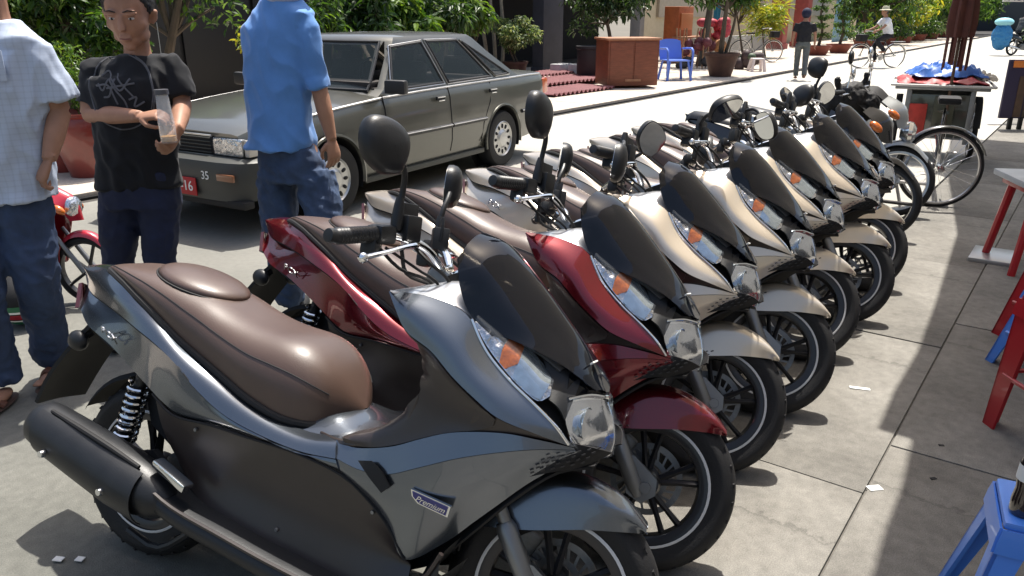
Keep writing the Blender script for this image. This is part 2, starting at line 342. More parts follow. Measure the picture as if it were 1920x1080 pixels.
    # centre tunnel
    g = MB(); g.loft([[(.56, -.148, .56), (.70, -.15, .555), (.80, -.165, .56), (.9, -.17, .59)], [(.56, -.09, .60), (.68, -.09, .598), (.80, -.10, .585), (.93, -.10, .635)], [(.56, 0, .615), (.68, 0, .612), (.80, 0, .60), (.94, 0, .655)], [(.56, .09, .60), (.68, .09, .598), (.80, .10, .585), (.93, .10, .635)], [(.56, .148, .56), (.70, .15, .555), (.80, .165, .56), (.9, .17, .59)]], 16, 4, .004); P(g, 'tunnel_cover', P_GREY, sm=60)
    # seat
    def seat_at(x):
        zc = np.interp(x, [-.2, -.12, .04, .15, .27, .33, .40, .47, .54, .60, .66, .70, .735], [.868, .888, .886, .870, .836, .812, .792, .780, .776, .764, .722, .672, .605])
        ze = np.interp(x, [-.2, -.12, -.02, .11, .22, .36, .47, .58, .66, .735], [.862, .868, .845, .788, .724, .664, .618, .583, .573, .585])
        w = np.interp(x, [-.2, -.17, -.1, 0, .12, .25, .36, .47, .56, .62, .67, .705, .735], [.03, .06, .10, .132, .148, .15, .153, .162, .160, .148, .12, .08, .012])
        return zc, ze, w
    xs = np.linspace(-.2, .735, 56); kern = np.array([1, 2, 3, 2, 1.])/9
    S_ = np.array([seat_at(x) for x in xs]); 
    for k in range(3): S_[2:-2, k] = np.convolve(S_[:, k], kern, 'valid')
    G = []
    for x, (zc, ze, w) in zip(xs, S_):
        row = []
        for i in range(25):
            a = -math.pi/2+math.pi*i/24; e = .55
            sy = math.copysign(abs(math.sin(a))**e, math.sin(a)); cz = abs(math.cos(a))**.66
            row.append((x, w*sy*(1+.05*math.sin(math.pi*cz)), ze+(zc-ze)*cz))
        G.append(row)
    g = MB(); g.grid(G); g.grid([[(x, y*.96, z-.02*(1-abs(y)/.2)) for x, y, z in (r_[0], r_[6], r_[12], r_[18], r_[24])] if False else [(r_[0][0], r_[0][1]*(1-j/4*2), r_[0][2]-.015) for j in range(5)] for r_ in G])
    P(g, 'seat', SEATM, sm=60)
    for k_ in (4, 20):
        g = MB(); g.tube([(r_[k_][0], r_[k_][1]*1.002, r_[k_][2]+.0006) for r_ in G[4:-3]], .0016, 5); P(g, 'seat_seam', MATTE)
    for x_, y_, z_ in ((.33, -.186, .50), (.62, -.186, .30), (.90, -.188, .42)):
        for sd in (-1, 1):
            g = MB(); g.lathe([(0, -.002), (.0045, -.002), (.0055, 0), (.0055, .004)], (x_, y_*-sd, z_), 'Y', 10); P(g, 'screw', FORKM)
    g = MB(); e0 = [(x, -w*1.0-.001, ze-.006) for x, (zc, ze, w) in zip(xs, S_)]
    g.tube(e0[::2], .010, 8); P(g, 'seat_edge', MATTE, True)
    g = MB(); g.ball((.148, 0, .862), (.145, .112, .034), 28, 12, Matrix.Rotation(R(13), 4, 'Y')); P(g, 'back_pad', SEATM, sm=80)
    g = MB(); g.tube([(.148+.148*math.cos(t)*math.cos(R(13)), .115*math.sin(t), .857-.148*math.cos(t)*math.sin(R(13))) for t in np.linspace(0, 2*math.pi, 33)], .0035, 6, False); P(g, 'pad_seam', MATTE)
    # core of the body and engine
    g = MB(); g.loft([[(.02, -.11, .70), (.3, -.13, .60), (.6, -.13, .53), (.95, -.15, .52), (1.1, -.15, .62), (1.25, -.12, .67)], [(.10, -.10, .42), (.3, -.12, .34), (.6, -.13, .27), (.95, -.14, .27), (1.05, -.14, .36), (1.2, -.11, .58)], [(.10, .10, .42), (.3, .12, .34), (.6, .13, .27), (.95, .14, .27), (1.05, .14, .36), (1.2, .11, .58)], [(.02, .11, .70), (.3, .13, .60), (.6, .13, .53), (.95, .15, .52), (1.1, .15, .62), (1.25, .12, .67)], [(.02, -.11, .70), (.3, -.13, .60), (.6, -.13, .53), (.95, -.15, .52), (1.1, -.15, .62), (1.25, -.12, .67)]], 20, 2); P(g, 'frame_core', MATTE)
    g = MB(); g.box((.30, .02, .29), (.34, .24, .16), None, .03); g.lathe([(0, -.02), (.09, -.02), (.10, 0), (.10, .06), (.08, .075), (0, .075)], (.36, -.115, .29), 'Y', 20); g.box((.52, -.02, .30), (.16, .17, .13), None, .02)
    for i in range(7): g.box((.46+.018*i, -.02, .30), (.006, .20, .15), None, .002)
    P(g, 'engine', ALLOY)
    g = MB(); g.tube([(.28, .13, .28), (.12, .125, .275), (0, .11, .268)], [.075, .065, .05], 12, res=8, up=(0, 1, 0), flat=.5); g.tube([(.24, -.10, .30), (.1, -.105, .28), (0, -.10, .268)], [.035, .028, .032], 8, res=8); P(g, 'swingarm', BLACKP)
    for m_ in wheel_parts(root, 0, .268, .268, .105, False, False): pass
    g = MB(); g.lathe([(.0, -.07), (.055, -.07), (.062, -.05), (.062, -.02), (.0, -.02)], (0, 0, .268), 'Y', 20); P(g, 'rear_hub', ALLOY)
    for sd in (-1, 1):
        p0 = Vector((.085, sd*.145, .60)); p1 = Vector((.005, sd*.14, .345)); d = p1-p0
        g = MB(); coil(g, p0+d*.08, p0+d*.80, .0285, .0058, 9); sp = P(g, 'shock_spring', CHROME)[0]
        g = MB(); g.tube([p0, p0+d*.5, p0+d*.82, p1], [.017, .017, .02, .014], 12); g.lathe([(.0, -.012), (.02, -.012), (.02, .012), (0, .012)], p1, 'Y', 12); P(g, 'shock_damper', BLACKP)
    # exhaust
    a0 = Vector((-.205, -.235, .428)); a1 = Vector((.30, -.225, .295)); ax = (a1-a0).normalized()
    q = ax.to_track_quat('Z', 'Y').to_matrix().to_4x4()
    g = MB(); L_ = (a1-a0).length
    prof = [(0, .012), (.030, .010), (.034, 0), (.054, .004), (.064, .02), (.067, .05), (.073, .2), (.077, .34), (.073, .43), (.055, .49), (.034, L_), (0, L_+.002)]
    V0 = len(g.v); g.lathe(prof, a0, 'Z', 32, q); P(g, 'silencer', BLACKP, sm=40)
    g = MB()
    hs = []
    for t in np.linspace(.06, .46, 14):
        row = []
        rr = np.interp(t, [0, .2, .34, .46], [.070, .079, .084, .079])
        for a in np.linspace(-1.05, 1.05, 11):
            p = a0+ax*t+Vector((0, -math.cos(a)*rr, math.sin(a)*rr)); row.append(tuple(p))
        hs.append(row)
    g.grid(hs, .003); P(g, 'heat_shield', BLACKP, sm=50)
    g = MB()
    for t, dz in ((.13, -.02), (.36, -.015)):
        c = a0+ax*t+Vector((0, -.086, dz)); g = MB(); g.lathe([(0, -.008), (.009, -.007), (.011, 0), (.011, .006)], c, 'Y', 12); P(g, 'shield_bolt', CHROME)
    g = MB(); g.tube([(-.12, -.262, .475), (.0, -.268, .452), (.12, -.270, .425), (.22, -.262, .392)], [.006, .008, .008, .006], 8, res=14); P(g, 'shield_rib', MATTE)
    g = MB(); g.tube([(.27, -.225, .318), (.36, -.20, .26), (.46, -.13, .2), (.56, -.05, .2)], .019, 10, res=16); P(g, 'exhaust_pipe', MATTE)
    g = MB(); g.poly([(.02, -.165, .36), (.16, -.165, .40), (.27, -.165, .33), (.26, -.165, .24), (.12, -.165, .23), (.0, -.165, .26)], (0, .02, 0)); P(g, 'exhaust_bracket', MATTE)
    # front face behind the lamps
    FC = [(.99, 0, .965), (1.06, 0, .96), (1.13, 0, .925), (1.21, 0, .87), (1.28, 0, .82), (1.335, 0, .77), (1.365, 0, .72), (1.375, 0, .67), (1.37, 0, .615)]
    def qtr(dy, dz):
        a = crom(A[1:], 20); c = crom(FC, 20); return [tuple(a[i]*(1-dy)+c[i]*dy+np.array((.0, 0, dz*math.sin(math.pi*min(1, i/19))))) for i in range(20)]
    rl = [[(x-.008, y+.008, z-.012) for x, y, z in A[1:]], qtr(.35, -.008), qtr(.7, .0), FC]
    g = MB(); g.loft(rl+[[(x, -y, z) for x, y, z in r_] for r_ in rl[-2::-1]], 34, 4, .004); P(g, 'front_face', MATTE, sm=60)
    # blinker lens with amber bulb and chrome back, brow above it
    BU = [(1.092, -.125, .908), (1.133, -.118, .896), (1.169, -.111, .881), (1.210, -.102, .860), (1.243, -.096, .834), (1.278, -.094, .798)]
    BL = [(1.100, -.150, .905), (1.139, -.152, .857), (1.196, -.154, .806), (1.241, -.153, .774), (1.274, -.150, .758), (1.292, -.132, .770)]
    BM = [tuple((np.array(a)+np.array(b))/2+np.array((.004, -.006, .004))) for a, b in zip(crom(BU, 10), crom(BL, 10))]
    g = MB(); g.loft([BU, BM, BL], 26, 4, .004); P(g, 'blinker_reflector', REFL, True, 70)
    off = lambda rl, d: [tuple(np.array(p)+np.array((.35, -.45, .82))*d) for p in rl]
    sub = lambda rl, a, b: [tuple(p) for p in crom(rl, 40)[int(a*39):int(b*39)+1:3]]
    g = MB(); g.loft([off(sub(BU, .42, .60), .004), off(sub(BM, .40, .62), .009), off(sub(BL, .42, .56), .004)], 10, 4, .003); P(g, 'blinker_bulb', AMBER, True, 70)
    g = MB(); g.loft([off(sub(BU, .58, .98), .006), off(sub(BM, .60, .98), .013), off(sub(BL, .60, .96), .006)], 14, 4, .003); P(g, 'blinker_shade', LENS, True, 70)
    g = MB(); g.loft([off(BU, .008), off(BM, .017), off(BL, .008)], 26, 4, .002); P(g, 'blinker_lens', M_LENSG, True, 70)
    g = MB(); g.loft([[(1.074, -.142, .922), (1.13, -.115, .914), (1.193, -.100, .892), (1.256, -.083, .866), (1.300, -.070, .826)], [(1.082, -.142, .922), (1.13, -.122, .910), (1.19, -.107, .887), (1.25, -.092, .861), (1.296, -.080, .823)], [(1.088, -.146, .912), (1.129, -.127, .899), (1.186, -.112, .875), (1.248, -.099, .848), (1.292, -.088, .818)]], 22, 3, .006); P(g, 'lamp_brow', FORKM, True, 60)
    g = MB(); g.loft([[(1.250, -.088, .842), (1.296, -.074, .824), (1.335, -.062, .80)], [(1.270, -.096, .808), (1.305, -.092, .79), (1.335, -.090, .768)], [(1.285, -.134, .764), (1.312, -.132, .748), (1.330, -.128, .722)]], 12, 5, .005); P(g, 'lamp_surround', BLACKP, True, 60)
    g = MB(); g.tube([(1.093, -.152, .914), (1.12, -.154, .872), (1.151, -.155, .836), (1.206, -.157, .792), (1.268, -.155, .751), (1.317, -.148, .713), (1.350, -.137, .674)], .0042, 8, res=30); P(g, 'lamp_trim', CHROME, True, 60)
    # headlamp: two lenses meeting at the nose
    hl = lambda o: [[(1.322+o, -.104-o, .760), (1.326+o, -.117-o, .735), (1.335+o, -.126-o, .709), (1.354+o, -.131-o, .674)],
          [(1.338+o, -.080-o, .763), (1.350+o, -.092-o, .730), (1.358+o, -.100-o, .700), (1.368+o, -.102-o, .652)],
          [(1.356+o, -.048-o, .764), (1.372+o, -.060-o, .722), (1.382+o, -.066-o, .685), (1.386+o, -.064-o, .640)],
          [(1.374+o, -.022, .760), (1.392+o, -.026, .715), (1.402+o, -.028, .675), (1.400+o, -.028, .630)],
          [(1.384+o, -.004, .752), (1.402+o, -.004, .710), (1.411+o, -.004, .668), (1.406+o, -.004, .630)]]
    g = MB(); g.loft(hl(0), 14, 4, .004, True); P(g, 'headlight_reflector', REFLH, True, 60)
    g = MB(); g.loft(hl(.007), 14, 4, .003, True); P(g, 'headlight', M_LENSG, True, 60)
    g = MB(); g.lathe([(0, .0), (.022, .002), (.034, .014), (.036, .02)], (1.350, -.083, .715), 'X', 16); P(g, 'headlight_bulb', LENS, True)
    g = MB(); cp = [[(1.315, -.078, .818), (1.318, -.092, .79), (1.323, -.104, .766)], [(1.345, -.042, .818), (1.355, -.050, .79), (1.358, -.052, .770)], [(1.362, 0, .812), (1.380, 0, .782), (1.388, 0, .760)]]
    g.loft(cp+[[(x, -y, z) for x, y, z in r_] for r_ in cp[-2::-1]], 10, 5, .004); P(g, 'nose_cap', SCREEN, sm=60)
    g = MB(); g.tube([(1.326, -.106, .766), (1.360, -.052, .772), (1.390, 0, .764), (1.360, .052, .772), (1.326, .106, .766)], .005, 8, res=24); P(g, 'nose_bar', CHROME)
    # windscreen
    SR = [(1.035, -.135, 1.045), (1.052, -.148, .985), (1.085, -.15, .925), (1.14, -.146, .895), (1.23, -.13, .87), (1.30, -.105, .84), (1.345, -.08, .81), (1.375, -.055, .785)]
    SM = [(1.035, -.085, 1.085), (1.085, -.105, 1.045), (1.13, -.108, .995), (1.19, -.105, .94), (1.25, -.09, .895), (1.31, -.07, .855), (1.35, -.052, .82), (1.38, -.035, .785)]
    SX = [(1.03, 0, 1.105), (1.085, 0, 1.09), (1.14, 0, 1.05), (1.205, 0, .99), (1.265, 0, .93), (1.32, 0, .87), (1.362, 0, .81), (1.388, 0, .775)]
    g = MB(); g.loft([SR, SM, SX, [(x, -y, z) for x, y, z in SM], [(x, -y, z) for x, y, z in SR]], 32, 5, .004); P(g, 'windscreen', SCREEN, sm=70)
    g = MB(); g.box((1.352, -.025, .842), (.004, .035, .010), Matrix.Rotation(R(48), 4, 'Y'), .001); P(g, 'screen_tag', WHITE)
    # dash
    dr = [(.892, -.183, .953), (.97, -.168, .953), (1.05, -.152, .938), (1.09, -.145, .915)]
    dm = [(.89, -.09, .955), (.96, -.09, .975), (1.04, -.09, .985), (1.11, -.08, .965)]; dc = [(.89, 0, .945), (.96, 0, .975), (1.04, 0, .995), (1.12, 0, .975)]
    g = MB(); g.loft([dr, dm, dc, [(x, -y, z) for x, y, z in dm], [(x, -y, z) for x, y, z in dr]], 14, 4, .004); P(g, 'dash', DASHM, sm=60)
    g = MB(); g.lathe([(.0, .0), (.058, .0), (.062, .012), (.07, .014), (.072, 0), (.072, -.03)], (1.02, 0, 1.0), 'Z', 28, Matrix.Rotation(R(-22), 4, 'Y')); P(g, 'meter', [BLACKP])
    g = MB(); g.lathe([(.060, .012), (.066, .018), (.073, .012)], (1.02, 0, 1.0), 'Z', 28, Matrix.Rotation(R(-22), 4, 'Y')); P(g, 'meter_ring', CHROME)
    # inner fender under the nose
    g = MB(); yb = lambda y, d: [(1.395, y*.45, .612), (1.33, y*.8, .600-d*-.01), (1.25, y, .53), (1.16, y, .43), (1.10, y, .36), (1.03, y, .27)]
    g.loft([yb(-.165, 0), [(1.395, 0, .625), (1.30, 0, .625), (1.2, 0, .60), (1.08, 0, .52), (1.02, 0, .40), (1.0, 0, .27)], yb(.165, 0)], 20, 6, .006); P(g, 'inner_fender', MATTE, sm=60)
    # stands
    g = MB(); g.tube([(.42, .12, .22), (.40, .20, .15), (.37, .285, .08)], .011, 8, res=8); g.box((.365, .29, .079), (.05, .035, .008), Matrix.Rotation(R(14.7), 4, 'X')); P(g, 'side_stand', BLACKP)
    g = MB(); g.tube([(.30, -.11, .20), (.16, -.12, .10), (.04, -.125, .125)], .011, 8, res=8); g.tube([(.30, .11, .20), (.16, .12, .11), (.04, .125, .14)], .011, 8, res=8); g.tube([(.20, -.11, .13), (.20, .11, .13)], .01, 8); P(g, 'centre_stand', BLACKP)
    # badge text
    nrm = (0, -1, .15)
    text_obj('badge_text', 'PCX', .045, CHROME, frame((-.045, -.158, .694), (.955, -.16, -.25), (.16, -.50, .85)), root, .0015, .4)
    g = MB(); Mb = frame((1.07, -.2235, .498), (.985, .02, -.16), (.16, -.10, .98))
    def bshape(s_, z0, z1):
        w, h = .052*s_, .014*s_; pts = [(-w, h), (w, h), (w*.96, -h), (-w*.55, -h*.95), (-w*.9, -h*.1)]
        V = [Mb @ Vector((x, y, z0)) for x, y in pts]; return V
    nb = (Mb.to_3x3() @ Vector((0, 0, 1)))
    g.poly(bshape(1.0, -.004, 0), nb*.007); P(g, 'badge', CHROME)
    g = MB(); g.poly([Mb @ Vector((x*.9, y*.78, 0)) for x, y in ((-.052, .014), (.052, .014), (.05, -.014), (-.028, -.013), (-.047, -.001))], nb*.0045); P(g, 'badge_field', BADGEB)
    text_obj('badge_script', 'Premium', .021, CHROME, Mb @ Matrix.Translation((0.002, -.001, .005)), root, .001, .45)
    # ---------------- steered parts
    steered.append(1)
    for m_ in wheel_parts(root, 1.305, .262, .262, .095, True, True): m_['st'] = 1
    for sd in (-1, 1):
        g = MB(); g.tube([(1.06, sd*.088, .655), (1.178, sd*.088, .435), (1.21, sd*.088, .375)], [.0165, .0165, .0165], 12); P(g, 'fork_tube', FORKM)
        g = MB(); g.tube([(1.178, sd*.088, .43), (1.186, sd*.088, .415), (1.276, sd*.088, .26), (1.29, sd*.088, .232)], [.02, .0255, .0255, .016], 14)
        g.poly([(1.235, sd*.088-.011, .35), (1.262, sd*.088-.011, .345), (1.335, sd*.088-.011, .290), (1.338, sd*.088-.011, .245), (1.30, sd*.088-.011, .215), (1.255, sd*.088-.011, .235)], (0, .022, 0))
        g.lathe([(0, -.02), (.016, -.02), (.018, -.01), (.018, .01), (.016, .02), (0, .02)], (1.305, sd*.088, .262), 'Y', 14); P(g, 'fork_leg', FORKM)
    g = MB(); g.lathe([(.092, .0555), (.110, .0555), (.110, .0595), (.092, .0595), (.092, .0555)], (1.305, 0, .262), 'Y', 40); g.lathe([(.050, .0555), (.066, .0555), (.066, .0595), (.050, .0595), (.050, .0555)], (1.305, 0, .262), 'Y', 32)
    for i in range(20):
        a = 2*math.pi*i/20; g.box((1.305+.079*math.cos(a), .0575, .262+.079*math.sin(a)), (.03, .004, .007), Matrix.Rotation(-a-.35, 4, 'Y'))
    P(g, 'brake_disc', ALLOY)
    g = MB(); g.box((1.215, .07, .35), (.07, .05, .075), Matrix.Rotation(R(30), 4, 'Y'), .012); P(g, 'brake_caliper', ALLOY)
    FE = [(1.13, .43), (1.16, .475), (1.22, .515), (1.28, .535), (1.36, .533), (1.43, .508), (1.475, .484), (1.508, .456)]
    side = lambda y, dz, ds: [(x, y, z+dz) for x, z in FE]
    lowz = [(1.11, -.062, .40), (1.16, -.070, .408), (1.22, -.073, .415), (1.28, -.072, .425), (1.36, -.068, .440), (1.43, -.060, .447), (1.475, -.048, .449), (1.512, -.022, .446)]
    g = MB(); rr = [lowz, [(x, -.058+.02*max(0, (x-1.44)/.09), z-.004) for x, z in FE], [(x, -.030, z+.012-.008*max(0, (x-1.44)/.09)) for x, z in FE], [(x+.002, 0, z+.021-.016*max(0, (x-1.42)/.11)) for x, z in FE]]
    g.loft(rr+[[(x, -y, z) for x, y, z in r_] for r_ in rr[-2::-1]], 26, 4, .004); P(g, 'front_fender', P_GREY, sm=60)
    g = MB(); g.loft([[(1.07, -.055, .33), (1.09, -.062, .42), (1.14, -.062, .50)], [(1.05, 0, .33), (1.07, 0, .43), (1.13, 0, .535)], [(1.07, .055, .33), (1.09, .062, .42), (1.14, .062, .50)]], 10, 5, .004); P(g, 'fender_rear', BLACKP, sm=60)
    # bars
    g = MB(); g.tube([(1.06, 0, .72), (.965, 0, .92), (.93, 0, .985)], [.03, .028, .028], 14); g.box((.925, 0, .985), (.06, .07, .035), Matrix.Rotation(R(27), 4, 'Y'), .008); P(g, 'steering_stem', FORKM)
    g = MB(); bar = [(.765, -.30, 1.035), (.80, -.24, 1.052), (.84, -.18, 1.062), (.895, -.10, 1.045), (.925, -.05, 1.005), (.925, 0, .998)]
    g.tube(bar+[(x, -y, z) for x, y, z in bar[-2::-1]], .0115, 12, res=50); P(g, 'handlebar', CHROME)
    for sd in (-1, 1):
        k = lambda P_: [(x, y*-sd, z) for x, y, z in P_]
        g = MB(); a_ = np.array((.766, -.338, 1.034)); b_ = np.array((.812, -.225, 1.056))
        pts = [a_+(b_-a_)*t for t in np.linspace(0, 1, 29)]; rad = [.0165]+[.0195 if i % 2 else .0172 for i in range(25)]+[.020, .021, .020]
        g.tube(k(pts), rad, 14); P(g, 'grip', BLACKP, sm=50)
        g = MB(); g.lathe([(0, -.02), (.015, -.018), (.0165, -.012), (.0165, .012), (.012, .016), (0, .016)], (a_[0], a_[1]*-sd, a_[2]), 'Y', 14, Matrix.Rotation(R(-23*-sd), 4, 'Z')); P(g, 'bar_end', BLACKP)
        g = MB(); q_ = frame((0, 0, 0), (.4, .9*-sd*-1, .15), (0, 0, 1)); g.box((.822, -.205*-sd, 1.058), (.055, .045, .052), frame((0, 0, 0), (.38, .92*-sd, .12), (0, 0, 1)), .012); g.box((.805, -.215*-sd, 1.03), (.04, .05, .05), None, .012); P(g, 'switch_box', BLACKP)
        g = MB(); g.box((.862, -.143*-sd, 1.083), (.052, .062, .045), frame((0, 0, 0), (.38, .92*-sd, .05), (0, 0, 1)), .006); g.box((.862, -.143*-sd, 1.109), (.056, .066, .008), frame((0, 0, 0), (.38, .92*-sd, .05), (0, 0, 1)), .003); P(g, 'brake_reservoir', BLACKP)
        g = MB(); g.tube(k([(.875, -.13, 1.045), (.895, -.17, 1.045), (.885, -.22, 1.035), (.862, -.28, 1.015), (.835, -.325, .998)]), [.011, .010, .0075, .007, .008], 10, res=16, up=(0, 0, 1), flat=.8); g.ball((.833, -.328*-sd, .997), .012, 10, 8); P(g, 'brake_lever', CHROME)
        # cables
        g = MB(); g.tube(k([(.872, -.14, 1.05), (.93, -.16, 1.01), (.97, -.10, .97), (1.0, -.04, .88)]), .0045, 6, res=14)
        g.tube(k([(.815, -.20, 1.03), (.87, -.18, .985), (.93, -.09, .96), (.98, -.03, .87)]), .0042, 6, res=14); g.tube(k([(.83, -.19, 1.03), (.90, -.14, .99), (.95, -.12, .96), (.99, -.06, .87)]), .0035, 6, res=14)
        g.tube(k([(.86, -.16, 1.03), (.86, -.09, .975), (.93, -.04, .95), (.99, -.02, .88)]), .005, 6, res=14); P(g, 'cable', MATTE)
        # mirror stem and head
        g = MB(); g.lathe([(0, -.03), (.013, -.03), (.015, -.01), (.012, .03), (.009, .045), (0, .045)], (.845, -.178*-sd, 1.105), 'Z', 12); P(g, 'mirror_boot', BLACKP)
        st = P(MB().tube(k([(.845, -.178, 1.13), (.846, -.185, 1.17), (.85, -.215, 1.205), (.85, -.235, 1.222)]) if False else k([(.845, -.178, 1.12), (.848, -.182, 1.165), (.852, -.200, 1.20), (.85, -.222, 1.225)]), .0075, 10, res=14), 'mirror_stem', BLACKP)[0]
        st['mk'] = 'L' if sd > 0 else 'R'
        # head: shell with glass on the rider's side (facing -x)
        c0 = Vector((.845, -.272*-sd, 1.245))
        out = [(-.052, -.056), (-.066, -.01), (-.060, .040), (-.02, .066), (.035, .068), (.072, .048), (.078, .0), (.055, -.045), (.0, -.068)]
        oc = crom([(a, b, 0) for a, b in out+[out[0]]], 33)[:-1]
        rows = []
        for s_, dx in ((.90, -.012), (.92, 0.0), (.88, .012), (.76, .022), (.50, .029), (.2, .032), (.01, .0325)):
            rows.append([(dx, -p[0]*s_*-sd*-1 if False else (-p[0]*s_)*(-sd), p[1]*s_) for p in list(oc)+[oc[0]]])
        g = MB(); g.grid([[(c0.x+x, c0.y+y, c0.z+z) for x, y, z in r_] for r_ in rows])
        hd = P(g, 'mirror_head', BLACKP, sm=50)[0]; hd['mk'] = 'L' if sd > 0 else 'R'
        g = MB(); g.poly([(c0.x-.010, c0.y+(-p[0]*.86)*(-sd), c0.z+p[1]*.86) for p in oc], (-.003, 0, 0)); gl = g.build('mirror_glass', MIRG, hd, 30)
    return root
M_LENSG = mat('lens_glass', (0.2, 0.22, 0.25), .02, 0, trans=.0, alpha=.10, spec=.8, coat=1.0, coatr=.02)
M_LENSG.blend_method = 'BLEND' if hasattr(M_LENSG, 'blend_method') else None

SCOOT = [  # X, Y, yaw, lean, steer, paint, label, (right mirror yaw, left mirror yaw, tilt)
 (-1.121, 2.029, -24.46, 14.7, 14.4, P_GREY, 'metallic grey scooter with brown seat, nearest in the row', (0, 0)),
 (-.768, 2.612, -30.0, 15.3, 18.5, P_RED, 'dark red scooter with brown seat beside the grey one', (0, 0)),
 (-.461, 3.10, -28.6, 15.6, 19, P_CHAMP, 'champagne scooter parked right behind the dark red one', (0, 0)),
 (-.071, 3.627, -32.9, 15.9, 21, P_CHAMP, 'champagne scooter, third in the row counting away from the dark red one minus one', (0, 0)),
 (.238, 4.127, -30.7, 16.6, 24, P_CHAMP, '', (0, 0)),
 (.649, 4.666, -34.4, 16.0, 20, P_CHAMP, '', (0, 0)),
 (.981, 5.215, -35.8, 17.0, 20, P_CHAMP, '', (0, 0))]
LBL = {2: 'champagne scooter standing directly behind the dark red one', 3: 'champagne scooter with round white-glass mirror, second behind the dark red one',
       4: 'middle one of the five champagne scooters', 5: 'champagne scooter with tall black mirror, next to last champagne one', 6: 'farthest champagne scooter, beside the black motorbike'}
proto = make_scooter()
# per scooter: (right mirror, left mirror), each (turn of the head, outward fold, turn about the stem)
MIR = [((-32, -6, 0), (10, 0, 0)), ((-14, -4, 0), (12, 0, 0)), ((0, 90, 0), (-134, 30, -90)), ((121, 60, 15), (0, 70, -165)),
       ((30, 90, 30), (30, 40, -105)), ((-59, 40, -165), (-14, 0, -120)), ((-149, 10, 15), (-134, 30, -90))]
def set_pose(root, X, Y, yaw, lean, steer, idx=0):
    root.matrix_world = Matrix.Translation((X, Y, 0)) @ Matrix.Rotation(R(yaw), 4, 'Z') @ Matrix.Rotation(R(-lean), 4, 'X')
    SM_ = steer_mat(R(steer))
    for o in root.children:
        if 'mk' in o:
            sg = 1 if o['mk'] == 'L' else -1; hy, fx, fz = MIR[idx][0 if sg < 0 else 1]
            b = Vector((.845, .178*sg, 1.105)); t = Vector((.85, .222*sg, 1.225))
            M = Matrix.Translation(b) @ Matrix.Rotation(R(fz), 4, 'Z') @ Matrix.Rotation(R(-fx*sg), 4, 'X') @ Matrix.Translation(-b)
            if o.name.startswith('mirror_head'): M = M @ Matrix.Translation(t) @ Matrix.Rotation(R(hy), 4, 'Z') @ Matrix.Translation(-t)
            o.matrix_local = SM_ @ M
        elif 'st' in o: o.matrix_local = SM_
roots = []
for i, (X, Y, yaw, lean, steer, pm, lb, mir) in enumerate(SCOOT):
    if i == 0: r_ = proto
    else:
        r_ = copy_tree(proto)
    roots.append(r_)
for i, r_ in enumerate(roots):
    X, Y, yaw, lean, steer, pm, lb, mir = SCOOT[i]
    set_pose(r_, X, Y, yaw, lean, steer, i)
    tag(r_, LBL.get(i, lb), 'scooter', 'scooters parked side by side along the pavement')
    for b in r_.children:
        if 'pt' in b and i > 0:
            b.material_slots[0].link = 'OBJECT'; b.material_slots[0].material = pm
for r_ in roots:
    for o in r_.children:
        for k in ('st', 'pt', 'mk'):
            if k in o: del o[k]
# ------------------------------------------------------------------ parked saloon car (x forward, y left, z up, origin under the rear axle)
CARP = mat('car_paint', (0.088, 0.088, 0.075), .34, .6, coat=.8, coatr=.08, var=.06, vscale=3, flake=.04, bscale=700)
GLASS = mat('car_glass', (0.010, 0.018, 0.016), .04, 0, spec=.8, alpha=.42)
CARTRIM = mat('car_trim_black', (0.02, 0.02, 0.022), .5)
HUB = mat('hubcap', (0.5, 0.5, 0.49), .35, .8)
PLATER = mat('plate_red', (0.35, 0.01, 0.015), .5)
BUMP = mat('bumper_grey', (0.055, 0.056, 0.05), .5, .2)
def evaluated(o):
    dg = bpy.context.evaluated_depsgraph_get(); me = bpy.data.meshes.new_from_object(o.evaluated_get(dg)); return me
def boolean(o, cutters):
    for c in cutters:
        md = o.modifiers.new('b', 'BOOLEAN'); md.operation = 'DIFFERENCE'; md.object = c; md.solver = 'EXACT'
    me = evaluated(o); o.modifiers.clear(); old = o.data; o.data = me
    for c in cutters: bpy.data.objects.remove(c)
    return o
